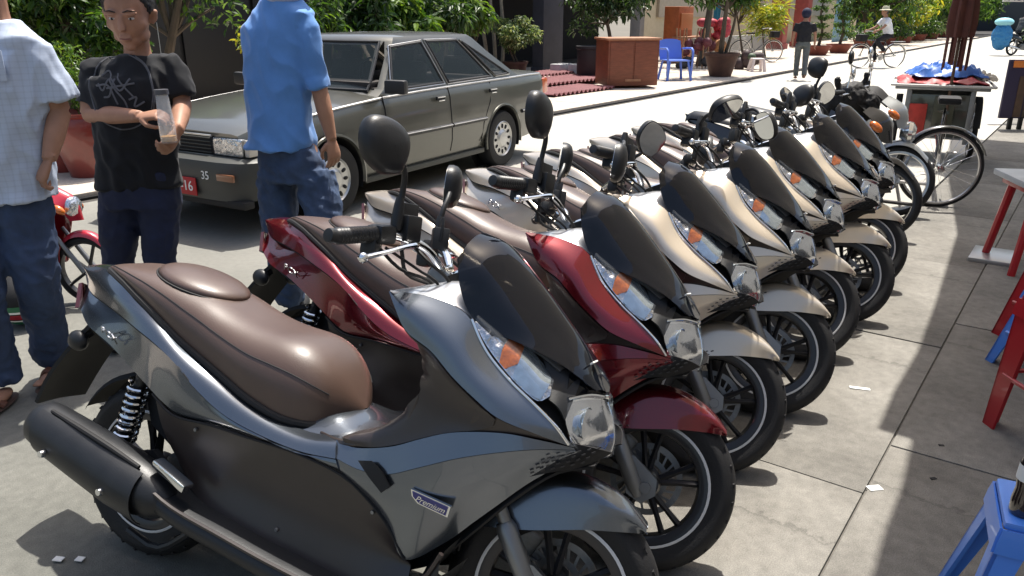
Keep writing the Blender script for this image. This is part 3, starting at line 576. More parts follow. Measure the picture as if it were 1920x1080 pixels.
def make_car():
    root = thing('parked_car', 'grey four-door saloon car with red number plate parked at the left kerb', 'car', (-.805, 8.895, 0), R(239.33))
    st = [  # x, bottom z, sill y, side y, shoulder y, shoulder z, centre z
        (-1.07, .42, .60, .66, .62, .86, .88), (-1.04, .33, .70, .765, .70, .905, .925), (-.95, .28, .74, .80, .745, .93, .955), (-.6, .25, .77, .83, .765, .935, .975), (-.2, .23, .78, .84, .775, .93, .97),
        (.6, .22, .785, .845, .78, .925, .94), (1.4, .22, .785, .845, .78, .915, .93), (1.95, .22, .785, .843, .775, .90, .95), (2.4, .23, .78, .835, .765, .87, .925), (2.9, .24, .77, .82, .745, .825, .88), (3.25, .27, .74, .80, .72, .785, .825), (3.36, .30, .70, .785, .70, .765, .79), (3.40, .36, .66, .765, .68, .745, .76)]
    xs = np.linspace(st[0][0], st[-1][0], 60); S = np.array(st); C = np.stack([np.interp(xs, S[:, 0], S[:, k]) for k in range(7)], 1)
    G = []
    for x, bz, sy, wy, hy, hz, cz in C:
        half = [(0, bz), (sy*.6, bz), (sy, bz+.01), (sy+.03, bz+.09), (wy-.004, bz+.2), (wy, .55), (wy-.008, .68), (hy+.045, hz-.10), (hy+.025, hz-.035), (hy, hz), (hy-.06, hz+.010), (hy*.6, hz+(cz-hz)*.75), (0, cz)]
        loop = half+[(-y, z) for y, z in half[-2:0:-1]]
        G.append([(x, y, z) for y, z in loop]+[(x, loop[0][0], loop[0][1])])
    g = MB(); g.grid(G); n = len(G[0])-1
    g.add([p for p in G[0][:-1]], [tuple(range(n))]); g.add([p for p in G[-1][:-1]], [tuple(range(n))[::-1]])
    body = g.build('body', CARP, root, 32)
    cuts = []
    for x in (0, 2.6):
        for sd in (-1, 1):
            c = MB(); c.lathe([(0, -.14), (.345, -.14), (.345, .14), (0, .14)], (x, sd*.80, .31), 'Y', 40); cuts.append(c.build('cut', CARTRIM, root, 0))
    boolean(body, cuts); body.data.shade_smooth(); body.data.set_sharp_from_angle(angle=R(32))
    for x in (0, 2.6):
        for sd in (-1, 1):
            g = MB(); g.lathe([(.335, sd*.83), (.345, sd*.853), (.362, sd*.848), (.365, sd*.835)], (x, 0, .31), 'Y', 30, a0=R(-12), a1=R(192)); g.build('wheel_arch', CARP, root)
            g = MB(); g.lathe([(.34, sd*.60), (.34, sd*.83)], (x, 0, .31), 'Y', 30, a0=R(-20), a1=R(200)); g.lathe([(0, sd*.6), (.34, sd*.6)], (x, 0, .31), 'Y', 30); g.build('wheel_housing', MATTE, root)
            g = MB(); yo = sd*.835; yi = sd*.66
            g.lathe([(.18, yi), (.28, yi), (.298, yi+sd*.02), (.30, (yi+yo)/2), (.297, yo-sd*.03), (.282, yo-sd*.008), (.24, yo), (.185, yo-sd*.012)], (x, 0, .30), 'Y', 44); w_ = g.build('wheel', RUBBER, root, 40)
            g = MB(); g.lathe([(.187, yo-sd*.012), (.18, yo-sd*.006), (.17, yo-sd*.02), (.10, yo-sd*.022), (.075, yo-sd*.002), (.03, yo+sd*.004), (0, yo+sd*.005)], (x, 0, .30), 'Y', 44); hb = g.build('hubcap', HUB, w_, 30)
            for i in range(12):
                a = 2*math.pi*i/12; g = MB(); g.ball((x+.135*math.cos(a), yo-sd*.018, .30+.135*math.sin(a)), (.016, .008, .026), 8, 5, Matrix.Rotation(-a+math.pi/2, 4, 'Y'))
                g.build('hubcap_slot', MATTE, hb if False else w_)
    # greenhouse
    sec = lambda x0, x1, y, z, rx=0: [(x0, 0, z), (x0+rx, y*.8, z), (x0+.05+rx, y, z), (x1-.05-rx, y, z), (x1-rx, y*.8, z), (x1, 0, z)]
    lv = [(-.60, 2.06, .775, .905), (-.47, 1.96, .758, .955), (-.05, 1.74, .665, 1.20), (.15, 1.62, .605, 1.340), (.21, 1.57, .575, 1.374), (.33, 1.46, .48, 1.392), (.6, 1.25, .2, 1.400)]
    G = []
    for x0, x1, y, z in lv:
        rx = .02; p = [(x0, 0, z), (x0+.012, y*.45, z), (x0+.03, y*.8, z-.002), (x0+.10, y, z-.004)]
        q = [(x1-.10, y, z-.004), (x1-.035, y*.8, z-.002), (x1-.012, y*.45, z), (x1, 0, z)]
        side = [(x0+.10+(x1-x0-.2)*t, y+.006*math.sin(math.pi*t), z-.002) for t in np.linspace(0, 1, 8)[1:-1]]
        h = p+side+q; G.append(h+[(a, -b, c) for a, b, c in h[-2::-1]])
    g = MB(); g.grid(G); g.add(G[-1][:-1], [tuple(range(len(G[-1])-1))]); roof = g.build('roof', CARP, root, 40)
    def sidep(x, z, off=.004, sd=1):
        y = np.interp(z, [a[3] for a in lv], [a[2] for a in lv]); return (x, sd*(y+.006+off), z)
    W = {'front_window': [(1.60, 1.288), (1.14, 1.318), (1.00, .955), (1.76, .945)], 'rear_window': [(1.05, 1.322), (.56, 1.318), (.16, .96), (.91, .953)], 'quarter_window': [(.47, 1.305), (-.21, .965), (.06, .96)]}
    for sd in (1, -1):
        for nm, P in W.items():
            g = MB()
            k = len(P); cx = sum(a for a, b in P)/k; cz = sum(b for a, b in P)/k
            if k == 4:
                Gd = [[sidep((P[0][0]*(1-t)+P[1][0]*t)*(1-u)+(P[3][0]*(1-t)+P[2][0]*t)*u, (P[0][1]*(1-t)+P[1][1]*t)*(1-u)+(P[3][1]*(1-t)+P[2][1]*t)*u, .006, sd) for t in np.linspace(0, 1, 5)] for u in np.linspace(0, 1, 6)]
            else:
                Gd = [[sidep(P[0][0]*(1-u)+(P[1][0]*(1-t)+P[2][0]*t)*u, P[0][1]*(1-u)+(P[1][1]*(1-t)+P[2][1]*t)*u, .006, sd) for t in np.linspace(0, 1, 4)] for u in np.linspace(.02, 1, 6)]
            g.grid(Gd); w_ = g.build(nm, GLASS, root, 60)
            ed = []
            for i in range(k):
                a, b = P[i], P[(i+1) % k]; ed += [sidep(a[0]+(b[0]-a[0])*t, a[1]+(b[1]-a[1])*t, .004, sd) for t in np.linspace(0, 1, 7)[:-1]]
            g = MB(); g.tube(ed+[ed[0]], .012, 6, False); g.build('window_seal', CARTRIM, w_)
            ed = [sidep(cx+(a-cx)*1.07, cz+(b-cz)*1.09, .004, sd) for a, _, b in [(p[0], 0, p[2]) for p in ed]]
            g = MB(); g.tube(ed+[ed[0]], .006, 6, False); g.build('window_trim', STEEL, w_)
    # hollow the cabin and open the window apertures
    cuts = []
    g = MB(); G2 = []
    for x0, x1, y, z in ((-.42, 1.90, .70, .962), (-.02, 1.70, .62, 1.20), (.22, 1.56, .545, 1.335)):
        G2.append([(x0, -y, z), (x0, y, z), (x1, y, z), (x1, -y, z), (x0, -y, z)])
    g.grid(G2); g.add(G2[0][:-1], [(0, 1, 2, 3)]); g.add(G2[-1][:-1], [(0, 1, 2, 3)]); cuts.append(g.build('cut', CARP, root, 0))
    for nm, P in W.items():
        cx = sum(a for a, b in P)/len(P); cz = sum(b for a, b in P)/len(P)
        g = MB(); g.poly([(cx+(a-cx)*.96, -1.0, cz+(b-cz)*.95) for a, b in P], (0, 2.0, 0)); cuts.append(g.build('cut', CARP, root, 0))
    def endp(u, v, fr):                                     # u across -1..1, v 0 bottom..1 top
        z = .945+v*(.385 if fr else .375); x0, x1, y = [np.interp(z, [a[3] for a in lv], [a[k] for a in lv]) for k in (0, 1, 2)]
        yy = y*.86*u; e = abs(u*.86); dx = .012*(min(e, .45)/.45)+.02*max(0, (e-.45)/.35)
        return (x1-dx+.006, yy, z+.003) if fr else (x0+dx-.006, yy, z+.003)
    for fr in (True, False):
        q4 = [endp(u, v, fr) for u, v in ((-.94, .08), (.94, .08), (.92, .93), (-.92, .93))]; sg = 1 if fr else -1
        g = MB(); g.poly([(x+sg*.3, y, z) for x, y, z in q4], (-sg*.62, 0, 0)); cuts.append(g.build('cut', CARP, root, 0))
    boolean(roof, cuts); roof.data.shade_smooth(); roof.data.set_sharp_from_angle(angle=R(35))
    INT = mat('car_interior', (.035, .03, .028), .8, var=.2)
    g = MB(); g.box((.75, 0, .958), (2.3, 1.36, .012)); g.build('cabin_floor', INT, root, 0)
    for x in (1.02, .02):
        for y in (-.34, .34):
            g = MB(); g.box((x, y, 1.04), (.12, .46, .20), Matrix.Rotation(R(-14), 4, 'Y'), .04); st2 = g.build('seat_back', INT, root); g = MB(); g.box((x-.03, y, 1.19), (.07, .24, .12), Matrix.Rotation(R(-10), 4, 'Y'), .03); g.build('headrest', INT, st2)
    g = MB(); g.lathe([(.165, -.01), (.18, -.01), (.18, .01), (.165, .01), (.165, -.01)], (1.50, .36, 1.02), 'X', 28); g.build('steering_wheel', MATTE, root)
    g = MB(); g.box((1.80, 0, .985), (.24, 1.3, .06), None, .02); g.build('dashboard', INT, root); g = MB(); g.box((1.50, .0, 1.27), (.03, .20, .05), None, .01); g.build('rear_view_mirror', MATTE, root)
    # front and rear screens
    def endp(u, v, fr):                                     # u across -1..1, v 0 bottom..1 top
        z = .945+v*(.385 if fr else .375); x0, x1, y = [np.interp(z, [a[3] for a in lv], [a[k] for a in lv]) for k in (0, 1, 2)]
        yy = y*.86*u; e = abs(u*.86); dx = .012*(min(e, .45)/.45)+.02*max(0, (e-.45)/.35)
        return (x1-dx+.006, yy, z+.003) if fr else (x0+dx-.006, yy, z+.003)
    for fr, nm in ((True, 'windscreen'), (False, 'back_window')):
        g = MB(); g.grid([[endp(u, v, fr) for u in np.linspace(-1, 1, 13)] for v in np.linspace(.02, .97, 8)]); w_ = g.build(nm, GLASS, root, 60)
        ed = [endp(u, 0.0, fr) for u in np.linspace(-1, 1, 12)]+[endp(1, v, fr) for v in np.linspace(0, 1, 6)[1:]]+[endp(-u, 1, fr) for u in np.linspace(-1, 1, 12)[1:]]+[endp(-1, v, fr) for v in np.linspace(1, 0, 6)[1:]]
        g = MB(); g.tube(ed, .012, 6, False); g.build('screen_seal', CARTRIM, w_)
    for y in (-.3, .25):
        g = MB(); g.tube([(2.04, y, .965), (1.93, y-.25, 1.02), (1.85, y-.42, 1.09)], .006, 6); g.build('wiper', CARTRIM, root)
    # waist strip, side moulding, doors, handles
    sy = lambda x: float(np.interp(x, S[:, 0], S[:, 3])); hy = lambda x: float(np.interp(x, S[:, 0], S[:, 4])); hz = lambda x: float(np.interp(x, S[:, 0], S[:, 5]))
    for sd in (1, -1):
        g = MB(); g.tube([(x, sd*(hy(x)+.012), hz(x)-.012) for x in np.linspace(-.9, 3.3, 30)], .011, 6); g.build('waist_strip', STEEL, root)
        for a, b in ((-.93, -.38), (.36, .96), (.98, 1.92), (2.0, 2.22), (2.98, 3.3)):
            g = MB(); g.tube([(x, sd*(sy(x)+.004), .555) for x in np.linspace(a, b, 8)], .016, 8, up=(0, 0, 1), flat=1.3); g.build('side_moulding', CARTRIM, root)
            g = MB(); g.tube([(x, sd*(sy(x)+.018), .562) for x in np.linspace(a, b, 8)], .005, 6); g.build('moulding_strip', STEEL, root)
        g = MB(); g.box((1.3, sd*.80, .235), (1.86, .05, .05), None, .01); g.build('sill_trim', BUMP, root)
        for xs_ in (1.93, .97):
            g = MB(); g.tube([(xs_-.0, sd*(hy(xs_)+.02), .905), (xs_, sd*(hy(xs_)+.047), hz(xs_)-.10), (xs_, sd*(sy(xs_)-.006), .66), (xs_, sd*(sy(xs_)+.0005), .55), (xs_, sd*(sy(xs_)-.004), .42), (xs_, sd*(.815), .31)], .005, 6); g.build('door_gap', MATTE, root)
        g = MB(); g.tube([(.22, sd*(hy(.2)+.02), .905), (.26, sd*(sy(.2)-.01), .72), (.40, sd*(sy(.3)), .52), (.44, sd*.83, .33)], .005, 6); g.build('door_gap', MATTE, root)
        for xh in (1.16, .24):
            g = MB(); g.box((xh, sd*.852, .828), (.13, .02, .036), None, .006); h_ = g.build('door_handle', MATTE, root)
            g = MB(); g.box((xh, sd*.862, .838), (.12, .014, .012), None, .004); g.box((xh-.005, sd*.862, .806), (.09, .012, .012), None, .003); g.build('handle_trim', CHROME, h_)
        # headlamps, corner lamps, tail lamps
        g = MB(); g.box((3.405, sd*.60, .665), (.05, .30, .125), None, .01); hb = g.build('headlight', REFL, root)
        g = MB(); g.box((3.434, sd*.60, .665), (.012, .29, .12), None, .004); g.build('headlight_glass', M_LENSG, hb)
        g = MB(); g.box((3.37, sd*.785, .665), (.10, .05, .12), None, .01); g.build('corner_light', mat('corner_lens', (.55, .5, .42), .2, 0, coat=1), root)
        g = MB(); g.box((-1.03, sd*.70, .78), (.09, .17, .17), None, .02); g.box((-.985, sd*.772, .78), (.11, .03, .165), None, .01); g.build('tail_light', mat('orange_lens', (.6, .12, .03), .2, 0, coat=1), root)
        g = MB(); g.box((3.562, sd*.70, .475), (.02, .17, .05), None, .004); g.build('marker_light', mat('marker_orange', (.2, .075, .03), .3, 0, coat=.5), root)
    # grille with slats
    g = MB(); g.box((3.40, 0, .665), (.04, .86, .135), None, .006); gr = g.build('grille', MATTE, root)
    for i in range(5):
        g = MB(); g.box((3.425, 0, .613+.026*i), (.012, .84, .008), None, .002); g.build('grille_slat', BUMP, gr)
    g = MB(); g.box((3.432, 0, .738), (.012, .88, .012), None, .003); g.box((3.432, 0, .592), (.012, .88, .01), None, .003); g.build('grille_trim', STEEL, gr)
    # bumpers
    for nm, x0, x1, sg in (('front_bumper', 3.30, 3.53, 1), ('rear_bumper', -.98, -1.12, -1)):
        P = [(x0-sg*.22, .86), (x0, .855), (x1-sg*.06, .80), (x1, .66), (x1+sg*.012, .33), (x1+sg*.015, 0)]
        P = P+[(a, -b) for a, b in P[-2::-1]]
        prof = [(0.0, .30), (-.0, .36), (.01, .40), (.012, .52), (.0, .56), (-.05, .575), (-.12, .575)]
        G = []
        for (dx, z) in prof: 
            G.append([(x+sg*dx*(1 if abs(y) < .8 else .2), y*(1+.6*dx*(abs(y) > .79)), z) for x, y, _ in crom([(a, b, 0) for a, b in P], 30)])
        g = MB(); g.grid(G, .02); bp_ = g.build(nm, BUMP, root, 40)
        g = MB(); g.tube([(x+sg*.014, y*1.005, .535) for x, y, _ in crom([(a, b, 0) for a, b in P], 30)], .012, 6); g.build('bumper_strip', CARTRIM, bp_)
    g = MB(); g.box((3.585, .17, .385), (.01, .47, .13), None, .004); pl = g.build('number_plate', PLATER, root)
    text_obj('plate_text', 'KV-13-16', .105, WHITE, frame((3.592, .17, .385), (0, 1, 0), (0, 0, 1)), pl, .0015)
    text_obj('bumper_number', '35', .085, WHITE, frame((3.574, .50, .475), (0, 1, 0), (0, 0, 1)), root, .0015)
    g = MB(); g.box((3.50, .2, .28), (.10, 1.3, .06), None, .02); g.build('front_apron', MATTE, root)
    # door mirrors
    for sd in (1, -1):
        g = MB(); g.box((1.90, sd*.93, .985), (.075, .20, .115), Matrix.Rotation(R(8*sd), 4, 'Z'), .022); g.poly([(1.93, sd*.79, .925), (1.83, sd*.79, .925), (1.80, sd*.83, .96), (1.87, sd*.86, .99)], (0, sd*.03, 0)); g.build('door_mirror', CARTRIM, root, 40)
    g = MB(); g.tube([(2.9, -.72, .84), (2.9, -.72, 1.5)], .003, 5); g.build('aerial', STEEL, root)
    return root
car = make_car()

# ------------------------------------------------------------------ people
def skinmat(name, c): return mat(name, c, .5, var=.1, vscale=12, spec=.35)
SKIN = skinmat('skin_tan', (0.36, 0.19, 0.12)); SKIN2 = skinmat('skin_brown', (0.33, 0.175, 0.115))
HAIR = mat('black_hair', (0.008, 0.007, 0.007), .45, bump=.5, bscale=150, stretch=(1, 1, .3))
def remesh(g, name, m, parent, vox=.006, it=3, disp=None):
    o = g.build(name, m, None, 0, fix=False)
    md = o.modifiers.new('r', 'REMESH'); md.mode = 'VOXEL'; md.voxel_size = vox
    ms = o.modifiers.new('s', 'SMOOTH'); ms.factor = .5; ms.iterations = it
    me = evaluated(o); o.modifiers.clear(); o.data = me
    if disp:
        n = len(me.vertices); co = np.empty(n*3); me.vertices.foreach_get('co', co); co = co.reshape(-1, 3)
        nr = np.empty(n*3); me.vertices.foreach_get('normal', nr); nr = nr.reshape(-1, 3)
        d = np.array([disp(p) for p in co]); co += nr*d[:, None]; me.vertices.foreach_set('co', co.ravel()); me.update()
    me.materials.clear(); me.materials.append(m); me.shade_smooth(); o.parent = parent
    return o
def wrinkle(amp, sc=9.0, st=(1, 1, 1), seed=0):
    def f(p):
        v = Vector((p[0]*sc*st[0]+seed, p[1]*sc*st[1], p[2]*sc*st[2]))
        a = noise.noise(v); b = noise.noise(v*2.1+Vector((5, 3, 1)))
        c = noise.noise(Vector((v.x*.8+v.z*1.6, v.y*1.4, v.z*.5-v.x))*1.7)
        return amp*((1-abs(a)*2.6)*.6+(1-abs(c)*3.0)*.45+b*.4-.5)
    return f
def secs(g, S, fwd):
    """closed elliptical loft; S = (centre, half width, half depth), fwd = facing direction"""
    f = Vector(fwd).normalized(); r = Vector((f.y, -f.x, 0)).normalized(); V = []; n = 20
    for c, rx, ry in S:
        for j in range(n):
            a = 2*math.pi*j/n; ca, sa = math.cos(a), math.sin(a)
            V.append(Vector(c)+r*rx*math.copysign(abs(ca)**.85, ca)+f*ry*math.copysign(abs(sa)**.85, sa))
    k = len(S); F = [(i*n+j, i*n+(j+1) % n, (i+1)*n+(j+1) % n, (i+1)*n+j) for i in range(k-1) for j in range(n)]
    F += [tuple(range(n))[::-1], tuple(range((k-1)*n, k*n))]; return g.add(V, F)
def hand(g, wr, d, nrm, side, curl=.5, sc=1.0, spread=.1):
    """palm and five fingers; d towards the fingers, nrm out of the palm's front, side +1 = thumb on cross(nrm,d)"""
    d = Vector(d).normalized(); nrm = Vector(nrm).normalized(); t = nrm.cross(d).normalized()*side; nrm = (d.cross(t)*side).normalized() if False else nrm
    w = Vector(wr); P = lambda a, b, c: w+(d*a+t*b+nrm*c)*sc
    g.tube([P(-.03, 0, 0), P(.0, 0, 0), P(.03, .002, 0), P(.065, 0, 0), P(.092, -.001, 0)], [.024*sc, .026*sc, .036*sc, .041*sc, .036*sc], 12, up=tuple(nrm), flat=.42)
    for i, (b, L, r0) in enumerate(((.030, .070, .0088), (.010, .078, .0092), (-.010, .072, .0088), (-.029, .056, .0078))):
        p = [P(.078, b, 0)]; ang = 0; pos = Vector((.078, b, 0)); 
        for k, fr in enumerate((.45, .32, .23)):
            ang += curl*(.75 if k == 0 else 1.0)*(1+.08*i); stp = L*fr
            pos = pos+Vector((math.cos(ang)*stp, (spread*(1.5-i))*stp*.5, math.sin(ang)*stp)); p.append(P(*pos))
        g.tube(p, [r0*1.1*sc, r0*sc, r0*.93*sc, r0*.75*sc], 8)
    a = P(.018, .028, .004); b_ = P(.048, .052, .016+.01*curl); c_ = P(.075, .052-.012*curl, .028+.016*curl); e = P(.095, .044-.02*curl, .036+.02*curl)
    g.tube([a, b_, c_, e], [.013*sc, .0115*sc, .0098*sc, .008*sc], 8)
def head(g, c, fwd, up=(0, 0, 1), s=1.0, hi=True):
    f = Vector(fwd).normalized(); u = Vector(up).normalized(); r = f.cross(u).normalized(); u = r.cross(f)
    M = Matrix((r, f, u)).transposed().to_4x4(); c = Vector(c)
    q = lambda x, y, z: c+M.to_3x3() @ Vector((x, y, z))*s
    B = lambda p, rr: g.ball(q(*p), tuple(k*s for k in rr), 18, 12, M)
    B((0, -.012, .028), (.076, .094, .088)); B((0, .018, -.012), (.066, .074, .082)); B((0, .040, -.068), (.042, .042, .034)); B((0, .062, -.092), (.022, .018, .017))
    for sd in (-1, 1):
        B((sd*.047, .040, -.022), (.022, .024, .022)); B((sd*.030, .078, .028), (.026, .014, .010)); B((sd*.044, .018, -.066), (.016, .034, .022))
        g.tube([q(sd*.070, -.008, .012), q(sd*.083, -.016, .006), q(sd*.080, -.014, -.018), q(sd*.070, -.004, -.034)], [.010*s, .013*s, .011*s, .006*s], 8)
    g.tube([q(0, .082, .020), q(0, .098, -.006), q(0, .104, -.018), q(0, .090, -.028)], [.008*s, .011*s, .0135*s, .009*s], 8)
    B((0, .088, -.052), (.022, .009, .0055)); B((0, .086, -.061), (.020, .010, .0065))
    return M, q
def face_bits(q, M, root, s=1.0):
    for sd in (-1, 1):
        g = MB(); g.ball(q(sd*.031, .0785, .010), (.0135*s, .008*s, .0055*s), 10, 6, M); e = g.build('eye', mat('eye_white', (.5, .46, .42), .3), root)
        g = MB(); g.ball(q(sd*.031, .0835, .0095), (.0055*s, .004*s, .0052*s), 8, 5, M); g.build('iris', mat('iris_dark', (.02, .012, .01), .2), e)
        g = MB(); g.tube([q(sd*.013, .090, .034), q(sd*.030, .092, .040), q(sd*.052, .078, .034)], [.004*s, .0045*s, .0025*s], 6, flat=.6); g.build('eyebrow', HAIR, root)
    g = MB(); g.ball(q(0, .0925, -.0565), (.023*s, .006*s, .0028*s), 12, 6, M); g.build('mouth', mat('lips', (.16, .05, .045), .5), root)
def limb(g, pts, rad, res=12): g.tube([tuple(p) for p in pts], rad, 14, res=res)

def man_black():
    Y = 3.68; fw = Vector((.12, -1, 0)).normalized()
    root = thing('person', 'man in a black t-shirt with a ring print holding a clear jar with both hands', 'person', (-1.62, Y, 0)); o0 = Vector((-1.62, Y, 0)); W = lambda px, py, y: pixd(px, py, y)-o0
    hd = W(242, 27, Y-.03); shR = W(178, 118, Y+.01); shL = W(322, 112, Y+.02); elR = W(168, 214, Y-.02); wrR = W(262, 218, Y-.24); elL = W(342, 196, Y+.0); wrL = W(333, 246, Y-.24)
    neck = W(254, 96, Y); chest = W(250, 165, Y); belly = W(258, 260, Y); waist = W(260, 318, Y); pel = W(262, 350, Y)
    hipR = W(225, 365, Y); hipL = W(298, 365, Y); knR = W(222, 500, Y-.02); knL = W(300, 498, Y-.02); anR = Vector((-.19, 0.02, .08)); anL = Vector((.09, .04, .08))
    anR.x = knR.x-.02; anL.x = knL.x+.01
    g = MB(); M, q = head(g, hd, (.10, -1, -.30), (.04, -.30, 1), 1.24)
    limb(g, [hd+Vector((.0, .03, -.06)), neck+Vector((0, .02, .0)), neck+Vector((0, .02, -.08))], [.056, .056, .07])
    secs(g, [(neck+Vector((0, .02, -.06)), .07, .055), (chest+Vector((0, .01, .08)), .14, .07), (chest, .16, .10), (belly, .135, .09), (pel, .15, .10)], fw)
    limb(g, [shR+Vector((0, 0, -.04)), (shR+elR)/2, elR], [.040, .044, .040]); limb(g, [elR, elR*.6+wrR*.4, wrR], [.041, .040, .026])
    limb(g, [shL+Vector((0, 0, -.04)), (shL+elL)/2, elL], [.040, .044, .040]); limb(g, [elL, elL*.6+wrL*.4, wrL], [.041, .040, .026])
    hand(g, wrR, (.95, -.12, .10), (.1, .35, -.9), 1, .45, .98); hand(g, wrL, (-.30, -.45, -.55), (-.75, .35, .2), -1, .75, .98)
    for h, k, a in ((hipR, knR, anR), (hipL, knL, anL)): limb(g, [h, k, a], [.08, .055, .038])
    for a in (anR, anL): g.ball(a+Vector((0, -.08, -.04)), (.045, .13, .035))
    remesh(g, 'body', SKIN2, root, .0055, 2); face_bits(q, M, root, 1.12)
    g = MB(); f3 = M.to_3x3(); B = lambda p, r_: g.ball(q(*p), r_, 18, 12, M)
    B((0, -.026, .056), (.104, .114, .096)); B((0, .045, .105), (.070, .05, .030)); B((.070, -.015, .035), (.022, .05, .045)); B((-.070, -.015, .035), (.022, .05, .045)); B((0, -.055, .0), (.084, .075, .075))
    remesh(g, 'hair', HAIR, root, .006, 2, wrinkle(.004, 40))
    SH = mat('black_cotton', (0.006, 0.007, 0.010), .9, var=.2, vscale=5, sheen=.06)
    g = MB(); secs(g, [(neck+Vector((0, .02, -.018)), .085, .075), (neck+Vector((0, .02, -.045)), .115, .085), (neck+Vector((0, .02, -.075)), .155, .10), (neck+Vector((0, .015, -.11)), .178, .112), (chest+Vector((0, 0, .05)), .188, .12), (chest, .20, .125), (belly+Vector((0, 0, .08)), .185, .12), (belly, .182, .118), (waist, .19, .122), (pel+Vector((0, 0, .0)), .195, .125)], fw)
    for s_, e in ((shR, elR), (shL, elL)):
        d = (e-s_); n_ = neck+Vector((0, .02, -.05)); limb(g, [s_*.45+n_*.55+Vector((0, 0, -.035)), s_+Vector((0, 0, -.028)), s_+d*.3+Vector((0, 0, -.005)), s_+d*.82], [.05, .060, .066, .076])
    tee = remesh(g, 'tshirt', SH, root, .009, 12, wrinkle(.016, 7, (1, 1, .55), 3))
    # ring print and scribble laid on the shirt front
    from mathutils.bvhtree import BVHTree
    bv = BVHTree.FromPolygons([v.co for v in tee.data.vertices], [p.vertices[:] for p in tee.data.polygons])
    PR = mat('print_grey', (0.085, 0.088, 0.10), .8); cR = chest+Vector((0, 0, .0)); rx = Vector((1, .12, 0)).normalized()
    def on(u, v):
        p = cR+rx*u+Vector((0, -.6, 0))+Vector((0, 0, v)); h = bv.ray_cast(p, Vector((0, 1, 0)))
        return None if h[0] is None else h[0]+Vector((0, -.0025, 0))
    def stroke(P, w_, nm):
        Q = [on(u, v) for u, v, _ in crom([(a, b, 0) for a, b in P], 8*len(P))]; Q = [p for p in Q if p is not None]
        if len(Q) > 3: MB().tube(Q, w_, 5, flat=.4, up=(0, 1, 0)).build(nm, PR, tee)
    import math as _m
    stroke([(-.01+.145*_m.cos(a), -.005+.165*_m.sin(a)) for a in np.linspace(0, 2*_m.pi, 30)], .0035, 'ring_print')
    stroke([(.0+.13*_m.cos(a), -.0+.15*_m.sin(a)) for a in np.linspace(-.6, 1.6, 12)], .003, 'ring_print')
    for P in ([(-.09, .06), (-.06, .08), (-.03, .02), (.01, -.04), (.02, -.08)], [(-.11, .02), (-.05, .02), (-.02, -.06)], [(-.02, .07), (.02, .01), (.05, -.03)], [(-.06, .01), (.0, .02), (.06, .03)], [(-.10, .03), (-.08, .0), (-.04, .05), (.0, .0), (.04, .05)], [(.03, -.04), (.06, -.03), (.05, -.07), (.09, -.05)], [(-.08, -.03), (-.05, -.02), (-.02, .05)]):
        stroke(P, .0045, 'letter_print')
    JN = mat('jeans_navy', (0.012, 0.018, 0.05), .8, var=.3, vscale=9, bump=.3, bscale=400)
    g = MB(); secs(g, [(waist+Vector((0, 0, .0)), .165, .11), (pel, .18, .12), (pel+Vector((0, 0, -.09)), .185, .125)], fw)
    for h, k, a in ((hipR, knR, anR), (hipL, knL, anL)): limb(g, [h, (h+k)/2, k, (k+a)/2, a+Vector((0, 0, .0))], [.10, .092, .075, .07, .068])
    remesh(g, 'jeans', JN, root, .009, 3, wrinkle(.007, 9, (1, 1, .8), 8))
    for a in (anR, anL):
        g = MB(); g.ball(a+Vector((0, -.08, -.045)), (.05, .14, .04)); g.build('shoe', MATTE, root)
    return root, o0
mb_root, mb_o = man_black()
# the jar he holds
def jar():
    c = pixd(308, 208, 3.36); b = pixd(318, 268, 3.36); ax = (c-b).normalized(); L = .21
    r_ = thing('jar', 'tall clear jar with amber drink held by the man in black', 'jar', b)
    q = ax.to_track_quat('Z', 'Y').to_matrix().to_4x4()
    g = MB(); g.lathe([(0, 0), (.030, .001), (.034, .008), (.034, .09), (.028, L*.75), (.026, L), (.0245, L), (.026, L*.75), (.0325, .09), (.0325, .01), (0, .008)], (0, 0, 0), 'Z', 28, q)
    g.build('glass', mat('jar_plastic', (.8, .82, .85), .08, 0, alpha=.22, coat=1.0, spec=.7), r_, 40)
    g = MB(); g.lathe([(0, .009), (.0315, .009), (.0315, .03), (0, .03)], (0, 0, 0), 'Z', 24, q); g.build('drink', mat('amber_drink', (.55, .3, .08), .15), r_, 40)
    g = MB(); g.lathe([(.0, L+.012), (.029, L+.012), (.030, L-.008), (.027, L-.008)], (0, 0, 0), 'Z', 24, q); g.build('lid', mat('smoke_lid', (.08, .08, .09), .3), r_, 40)
jar()

